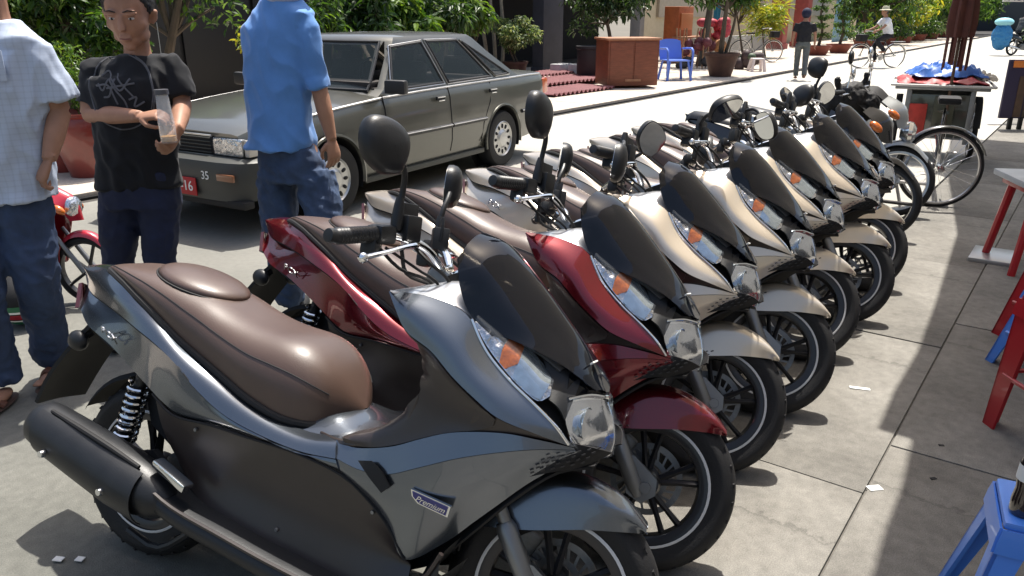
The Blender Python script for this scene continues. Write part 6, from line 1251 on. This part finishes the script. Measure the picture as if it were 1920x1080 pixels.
# folded parasol above the cart
pb = tc_+Vector((-.13, -.45, 0)); r_ = thing('parasol', 'folded brown parasol with hanging strips on a pole over the cart', 'parasol', pb)
BRC = mat('parasol_brown', (.075, .022, .016), .8, var=.25, vscale=6)
MB().tube([(0, 0, 0), (0, 0, 1.3), (.02, 0, 2.3)], [.016, .016, .014], 10).build('pole', mat('pole_brown', (.09, .05, .03), .6), r_)
g = MB()
for z, rr in ((1.30, .15), (1.55, .17), (1.72, .15), (1.85, .10), (2.15, .03)): pass
G = [[(rr*(1+.16*math.cos(8*a))*math.cos(a), rr*(1+.16*math.cos(8*a))*math.sin(a), z) for a in np.linspace(0, 2*math.pi, 49)] for z, rr in ((1.33, .12), (1.45, .13), (1.60, .125), (1.75, .11), (1.9, .07), (2.2, .025))]
g.grid(G, .006); g.build('canopy', BRC, r_, 50)
for i, a in enumerate(np.linspace(0, 2*math.pi, 9)[:-1]):
    g = MB(); x, y = .12*math.cos(a), .12*math.sin(a); g.box((x, y, 1.22+.03*(i % 3)), (.035, .010, .46), Matrix.Rotation(a+math.pi/2, 4, 'Z'), .003); g.build('valance_strip', BRC, r_)
# ------------------------------------------------------------------ cyclist
def bicycle(label, loc, rz):
    root = thing('bicycle', label, 'bicycle', loc, rz)
    simple_wheel(root, 0, .345, .345, .035, wire=True, rimm=STEEL); simple_wheel(root, 1.1, .345, .345, .035, wire=True, rimm=STEEL)
    g = MB()
    for a, b in (((0, 0, .345), (.45, 0, .30)), ((.45, 0, .30), (.33, 0, .85)), ((.33, 0, .75), (.92, 0, .80)), ((.45, 0, .30), (.93, 0, .72)), ((.90, 0, .95), (1.0, 0, .62)), ((1.0, 0, .62), (1.1, 0, .345)), ((0, 0, .345), (.34, 0, .72))): g.tube([a, b], .014, 8)
    g.build('frame', BLKP, root); MB().box((.31, 0, .90), (.25, .16, .05), None, .02).build('saddle', MATTE, root)
    MB().tube([(.80, -.27, 1.02), (.92, -.18, 1.05), (.92, .18, 1.05), (.80, .27, 1.02)], .011, 8, res=16).build('handlebar', STEEL, root)
    g = MB(); g.lathe([(0, -.005), (.09, -.005), (.09, .005), (0, .005)], (.45, .03, .30), 'Y', 20); g.tube([(.45, .05, .30), (.52, .05, .15)], .01, 6); g.tube([(.45, -.05, .30), (.38, -.05, .45)], .01, 6); g.build('crank', STEEL, root)
    for cx, a0, a1 in ((0, .3, 3.0), (1.1, .6, 3.0)):
        g = MB(); G = [[(cx+.365*math.cos(t), y, .345+.365*math.sin(t)) for y in (-.025, 0, .025)] for t in np.linspace(a0, a1, 14)]; g.grid(G, .003); g.build('mudguard', STEEL, root, 60)
    MB().box((-.05, 0, .75), (.40, .14, .015), None, .004).build('rack', STEEL, root)
    MB().box((1.12, 0, .86), (.22, .30, .20), None, .02).build('basket', MATTE, root)
    return root
cyl = pix(1641, 127, 0); brz = R(180+6); bd = Vector((math.cos(brz), math.sin(brz), 0)); bicycle('old bicycle ridden to the left far down the street', cyl-bd*.55, brz)
def person_simple(label, base, fw, J, tops, legs, hair=HAIR, skin=SKIN2, topn='shirt', legn='trousers', hat=None, vox=.009):
    root = thing('person', label, 'person', base); fw = Vector(fw).normalized()
    j = {k: Vector(v) for k, v in J.items()}
    g = MB(); M, q = head(g, j['head'], fw); limb(g, [j['head']+Vector((0, 0, -.05)), j['neck']], [.055, .06])
    secs(g, [(j['neck'], .07, .06), (j['chest'], .15, .09), (j['pel'], .14, .10)], fw)
    for s_ in 'LR':
        limb(g, [j['sh'+s_], j['el'+s_], j['wr'+s_]], [.048, .038, .025]); d = (j['wr'+s_]-j['el'+s_]).normalized(); n_ = d.cross(Vector((0, 0, 1)) if abs(d.z) < .9 else fw).normalized(); hand(g, j['wr'+s_], d, n_, 1, .4, .95)
        limb(g, [j['hip'+s_], j['kn'+s_], j['an'+s_]], [.075, .05, .035]); f_ = j['an'+s_]+fw*.07+Vector((0, 0, -.04)); M2 = frame((0, 0, 0), fw, (0, 0, 1)); g.ball(f_, (.12, .03, .045), 12, 8, frame((0, 0, 0), fw, (0, 0, 1)))
    remesh(g, 'body', skin, root, vox, 2)
    g = MB(); g.ball(q(0, -.02, .045), (.088, .098, .088), 16, 10, M); g.ball(q(0, -.05, -.02), (.07, .06, .07), 12, 8, M); remesh(g, 'hair', hair, root, .01, 2)
    g = MB(); up_ = (j['neck']-j['pel']).normalized(); secs(g, [(j['neck']-up_*.01, .09, .08), (j['neck']-up_*.07, .17, .10), (j['chest'], .185, .12), ((j['chest']+j['pel'])/2, .165, .12), (j['pel'], .18, .125)], fw)
    for s_ in 'LR':
        e = j['sh'+s_]+(j['el'+s_]-j['sh'+s_])*.75; limb(g, [j['sh'+s_], e], [.07, .068], 6)
    remesh(g, topn, tops, root, .012, 3, wrinkle(.008, 8))
    g = MB(); secs(g, [(j['pel']+up_*.03, .15, .11), (j['pel']-up_*.10, .165, .12)], fw)
    for s_ in 'LR': limb(g, [j['hip'+s_], j['kn'+s_], j['an'+s_]], [.09, .07, .06])
    remesh(g, legn, legs, root, .012, 3, wrinkle(.007, 9))
    if hat:
        g = MB(); g.lathe([(0, .13), (.08, .12), (.10, .06), (.105, .03), (.18, .015), (.18, .008), (.10, .02)], q(0, -.01, .03), 'Z', 24, M); g.build('hat', hat, root, 40)
    return root
TW = mat('white_cotton', (.7, .72, .76), .8); DKC = mat('dark_cotton', (.012, .012, .016), .85); GRT = mat('grey_trousers', (.10, .11, .11), .85, var=.2)
px_ = bd; sxx = Vector((-bd.y, bd.x, 0)); cy0 = cyl-bd*.55
def cb(x, y, z): return tuple(bd*x+sxx*y+Vector((0, 0, z)))
person_simple('cyclist in a white shirt and pale hat riding to the left', cy0, bd, dict(head=cb(.50, 0, 1.60), neck=cb(.44, 0, 1.44), chest=cb(.38, 0, 1.25), pel=cb(.30, 0, .97), shL=cb(.42, .17, 1.38), shR=cb(.42, -.17, 1.38), elL=cb(.58, .21, 1.18), elR=cb(.58, -.21, 1.18), wrL=cb(.80, .25, 1.07), wrR=cb(.80, -.25, 1.07), hipL=cb(.32, .10, .92), hipR=cb(.32, -.10, .92), knL=cb(.66, .11, .78), knR=cb(.62, -.11, .62), anL=cb(.42, .12, .50), anR=cb(.52, -.12, .22)), TW, DKC, hat=mat('straw_hat', (.5, .48, .36), .8))
pb_ = pix(1498, 150, 0); pf = Vector((.25, .97, 0)).normalized(); pr_ = Vector((pf.y, -pf.x, 0))
def pp(x, y, z): return tuple(pr_*x+pf*y+Vector((0, 0, z)))
wk = person_simple('walker in dark top and grey trousers seen from behind at the far kerb', pb_, pf, dict(head=pp(.0, .04, 1.53), neck=pp(0, 0, 1.38), chest=pp(0, 0, 1.2), pel=pp(0, 0, .90), shL=pp(-.17, 0, 1.32), shR=pp(.17, 0, 1.32), elL=pp(-.24, -.02, 1.07), elR=pp(.25, .0, 1.07), wrL=pp(-.24, .08, .86), wrR=pp(.27, .06, .84), hipL=pp(-.09, 0, .86), hipR=pp(.09, 0, .86), knL=pp(-.09, .10, .48), knR=pp(.09, -.05, .47), anL=pp(-.08, .08, .09), anR=pp(.08, -.28, .13)), DKC, GRT)
g = MB(); g.ball((pr_*0+pf*.02+Vector((0, 0, 1.56))), (.112, .115, .125), 16, 10); g.build('hood', mat('hood_navy', (.012, .014, .04), .8), wk, 60)
# distant rider with a blue sack
rb = pix(1885, 104, 0)
mb2 = motorbike('distant motorbike loaded with a big blue sack', BLKP, rb.x+.2, rb.y, 15, 0)
r_ = thing('sack', 'large blue sack on the distant motorbike', 'sack', tuple(rb+Vector((-.35, -.1, .15)))); g = MB(); g.ball((0, 0, .55), (.36, .34, .5), 16, 12); remesh(g, 'cloth', mat('sack_blue', (.03, .19, .42), .6), r_, .02, 3, wrinkle(.04, 4)); MB().ball((0, -.0, 1.08), (.34, .3, .16), 14, 8).build('top_cloth', mat('sack_turquoise', (.25, .55, .62), .6), r_)
bx = Vector((math.cos(R(15)), math.sin(R(15)), 0)); by = Vector((-bx.y, bx.x, 0))
def dr(x, y, z): return tuple(bx*x+by*y+Vector((0, 0, z)))
person_simple('distant rider in a checked dark shirt beside the blue sack', (rb.x+.2, rb.y, 0), bx, dict(head=dr(.42, 0, 1.56), neck=dr(.36, 0, 1.40), chest=dr(.32, 0, 1.22), pel=dr(.22, 0, .92), shL=dr(.34, .17, 1.34), shR=dr(.34, -.17, 1.34), elL=dr(.5, .24, 1.15), elR=dr(.5, -.24, 1.15), wrL=dr(.72, .3, 1.03), wrR=dr(.72, -.3, 1.03), hipL=dr(.24, .1, .86), hipR=dr(.24, -.1, .86), knL=dr(.6, .17, .72), knR=dr(.6, -.17, .72), anL=dr(.55, .16, .32), anR=dr(.55, -.16, .32)), mat('check_dark', (.05, .055, .06), .8, var=.6, vscale=20), DKC)
# bicycle wheel by the yellow palm: second parked bicycle
bicycle('bicycle leaning by the yellow palm, mostly hidden by the goods', pix(1385, 117, .05), R(6))
# ------------------------------------------------------------------ right edge: notice board, tables, stools
nb_ = pix(1893, 243, 0); r_ = thing('notice_board', 'dark poster board on two legs at the right edge', 'notice board', nb_, R(-4))
MB().box((.12, 0, .56), (.62, .05, .80), None, .008).build('board', mat('board_navy', (.022, .016, .05), .5), r_)
for i, (x, w_, c) in enumerate(((.03, .10, (.07, .04, .025)), (.17, .13, (.06, .045, .035)), (.33, .10, (.05, .035, .025)))): MB().box((x, -.03, .46), (w_, .012, .56), None, .004).build('poster_figure', mat('poster_brown_%s' % 'abc'[i], c, .5, var=.4, vscale=9), r_)
MB().box((-.02, -.03, .90), (.24, .01, .09), None, .01).build('poster_flash', mat('poster_orange', (.65, .2, .04), .5, var=.3, vscale=10), r_); MB().box((.25, -.03, .92), (.3, .012, .025), None, .003).build('board_trim', STEEL, r_)
for x in (-.02, .12): MB().box((x, .0, .09), (.05, .05, .18), None, .004).build('leg', MATTE, r_)
sg = pixd(1912, 2, 12.5); r_ = thing('hanging_sign', 'white hanging sign with blue lettering at the top right corner', 'sign', sg); MB().box((0, 0, .14), (.5, .04, .30), None, .004).build('board', WHITE, r_); text_obj('sign_text', 'Hotel', .17, BADGEB, frame((0, -.024, .06), (1, 0, 0), (0, 0, 1)), r_, .002); MB().tube([(0, 0, .29), (0, 0, 1.4)], .01, 6).build('hanger', STEEL, r_)
REDP = mat('red_plastic', (.42, .012, .02), .38, coat=.3); BLUP = mat('stool_blue', (.07, .23, .72), .4, coat=.25)
def lofted_leg(g, tx, ty, tz, bx_, by_, w0, w1, th=.01):
    """L-section plastic leg from the corner of a seat to the ground"""
    sx, sy = math.copysign(1, tx), math.copysign(1, ty)
    for (ax, ay) in ((1, 0), (0, 1)):
        t0 = Vector((tx, ty, tz)); b0 = Vector((bx_, by_, 0)); d0 = Vector((-sx*ax, -sy*ay, 0))
        q = [t0, t0+d0*w0, b0+d0*w1, b0]; nrm = Vector((sx*ay, sy*ax, 0))*-th; g.poly([tuple(p) for p in q], tuple(nrm))
def stool(label, loc, rz, w, h, m, cat='stool', name='plastic_stool', grp=None, flare=.07, slot=True):
    r_ = thing(name, label, cat, loc, rz, grp); a = w/2
    MB().box((0, 0, h-.012), (w, w, .024), None, .012).build('seat', m, r_, 40)
    G = []; rim = []
    g = MB(); n = 8
    for z, e in ((h-.02, 0), (h-.05, .006), (h-.085, .010)):
        G.append([(x*(a+e), y*(a+e), z) for x, y in ((-1, -1), (0, -1.0), (1, -1), (1, 0), (1, 1), (0, 1), (-1, 1), (-1, 0), (-1, -1))])
    g.grid(G, .006); g.build('apron', m, r_, 30)
    for sx in (-1, 1):
        for sy in (-1, 1):
            g = MB(); lofted_leg(g, sx*(a+.004), sy*(a+.004), h-.06, sx*(a+flare), sy*(a+flare), w*.30, w*.17); g.build('leg', m, r_, 30)
    if slot:
        g = MB()
        for s_ in (-1, 1):
            for t in (0, 1):
                z = h*.42; k = a+flare*(1-z/h)-.004; p0, p1 = ((-k*.86, s_*k, z), (k*.86, s_*k, z)) if t else ((s_*k, -k*.86, z), (s_*k, k*.86, z)); g.tube([p0, p1], .010, 6)
        g.build('brace', m, r_)
    return r_
# white-topped red table, then red high stools, then the blue stool
tb = thing('cafe_table', 'red plastic table with a grey-white top at the right edge', 'table', (3.46, 4.88, 0), R(-10))
MB().box((0, 0, .585), (.62, .5, .04), None, .012).build('tabletop', mat('table_white', (.45, .46, .46), .4, var=.1), tb); MB().box((0, 0, .545), (.52, .42, .05), None, .006).build('apron', REDP, tb)
for sx in (-1, 1):
    for sy in (-1, 1): MB().tube([(sx*.20, sy*.17, .54), (sx*.27, sy*.22, 0)], [.028, .024], 8, up=(0, 0, 1)).build('leg', REDP, tb)
stool('red plastic stool half under the white-topped table', (3.72, 4.45, 0), R(12), .28, .42, REDP, grp='red plastic stools at the right edge')
stool('tall red plastic stool at the right edge, the nearest red one', (2.13, 2.64, 0), R(4), .36, .57, REDP, flare=.025, grp='red plastic stools at the right edge')
stool('red plastic stool between the pale-topped table and the near red stool', (2.76, 3.62, 0), R(14), .30, .46, REDP, grp='red plastic stools at the right edge')
stool('low red plastic stool glimpsed behind the near tall red one', (2.92, 3.62, 0), R(-5), .30, .44, REDP, grp='red plastic stools at the right edge')
stool('blue plastic stool tucked behind the near red stool', (2.50, 3.28, 0), R(10), .26, .40, BLUP, grp=None)
stool('blue plastic stool with a dark bottle on it, bottom right corner', (1.334, 1.649, 0), R(-25.7), .22, .42, BLUP, flare=.075, slot=False)
bt = pix(1916, 962, .42); r_ = thing('soft_drink_bottle', 'glass bottle with dark cola standing on the blue stool', 'bottle', (bt.x, bt.y, .421))
g = MB(); g.lathe([(0, 0), (.028, 0), (.031, .006), (.030, .04), (.026, .07), (.029, .10), (.028, .13), (.016, .18), (.0125, .215), (.0125, .225)], (0, 0, 0), 'Z', 24); g.build('glass', mat('cola_glass', (.02, .012, .012), .06, 0, coat=1), r_, 60); g = MB(); g.lathe([(.0302, .095), (.0305, .10), (.0285, .135)], (0, 0, 0), 'Z', 24); g.build('label_band', WHITE, r_, 60)
g = MB(); g.lathe([(.0145, .215), (.0145, .228), (0, .23)], (0, 0, 0), 'Z', 18); g.build('cap', STEEL, r_)
o = MB().box((0, 0, 0), (.36, .26, .03), None, .006).build('floor_tray', mat('tray_steel', (.5, .5, .5), .3, .7), None); o.location = pix(1862, 480, .018); o.rotation_euler = (0, 0, SROT); tag(o, 'flat metal tray on the pavement beside the red stool', 'tray')
# seated customer whose forearm reaches over the table
cf = Vector((-.75, .5, 0)).normalized(); cs_ = Vector((-cf.y, cf.x, 0)); cb0 = Vector((4.30, 5.25, 0))
def cc(x, y, z): return tuple(cf*x+cs_*y+Vector((0, 0, z)))
person_simple('seated customer at the right edge with one forearm on the pale table', cb0, cf, dict(head=cc(.08, 0, 1.18), neck=cc(.03, 0, 1.02), chest=cc(0, 0, .84), pel=cc(0, 0, .50), shL=cc(0, .17, .96), shR=cc(0, -.17, .96), elL=cc(.22, .26, .72), elR=cc(.20, -.22, .70), wrL=cc(.46, .20, .645), wrR=cc(.42, -.10, .66), hipL=cc(.03, .1, .46), hipR=cc(.03, -.1, .46), knL=cc(.42, .12, .46), knR=cc(.42, -.12, .46), anL=cc(.40, .13, .08), anR=cc(.40, -.13, .08)), TW, DKC)
stool('red plastic stool under the seated customer', tuple(cb0), R(30), .30, .42, REDP, grp='red plastic stools at the right edge')
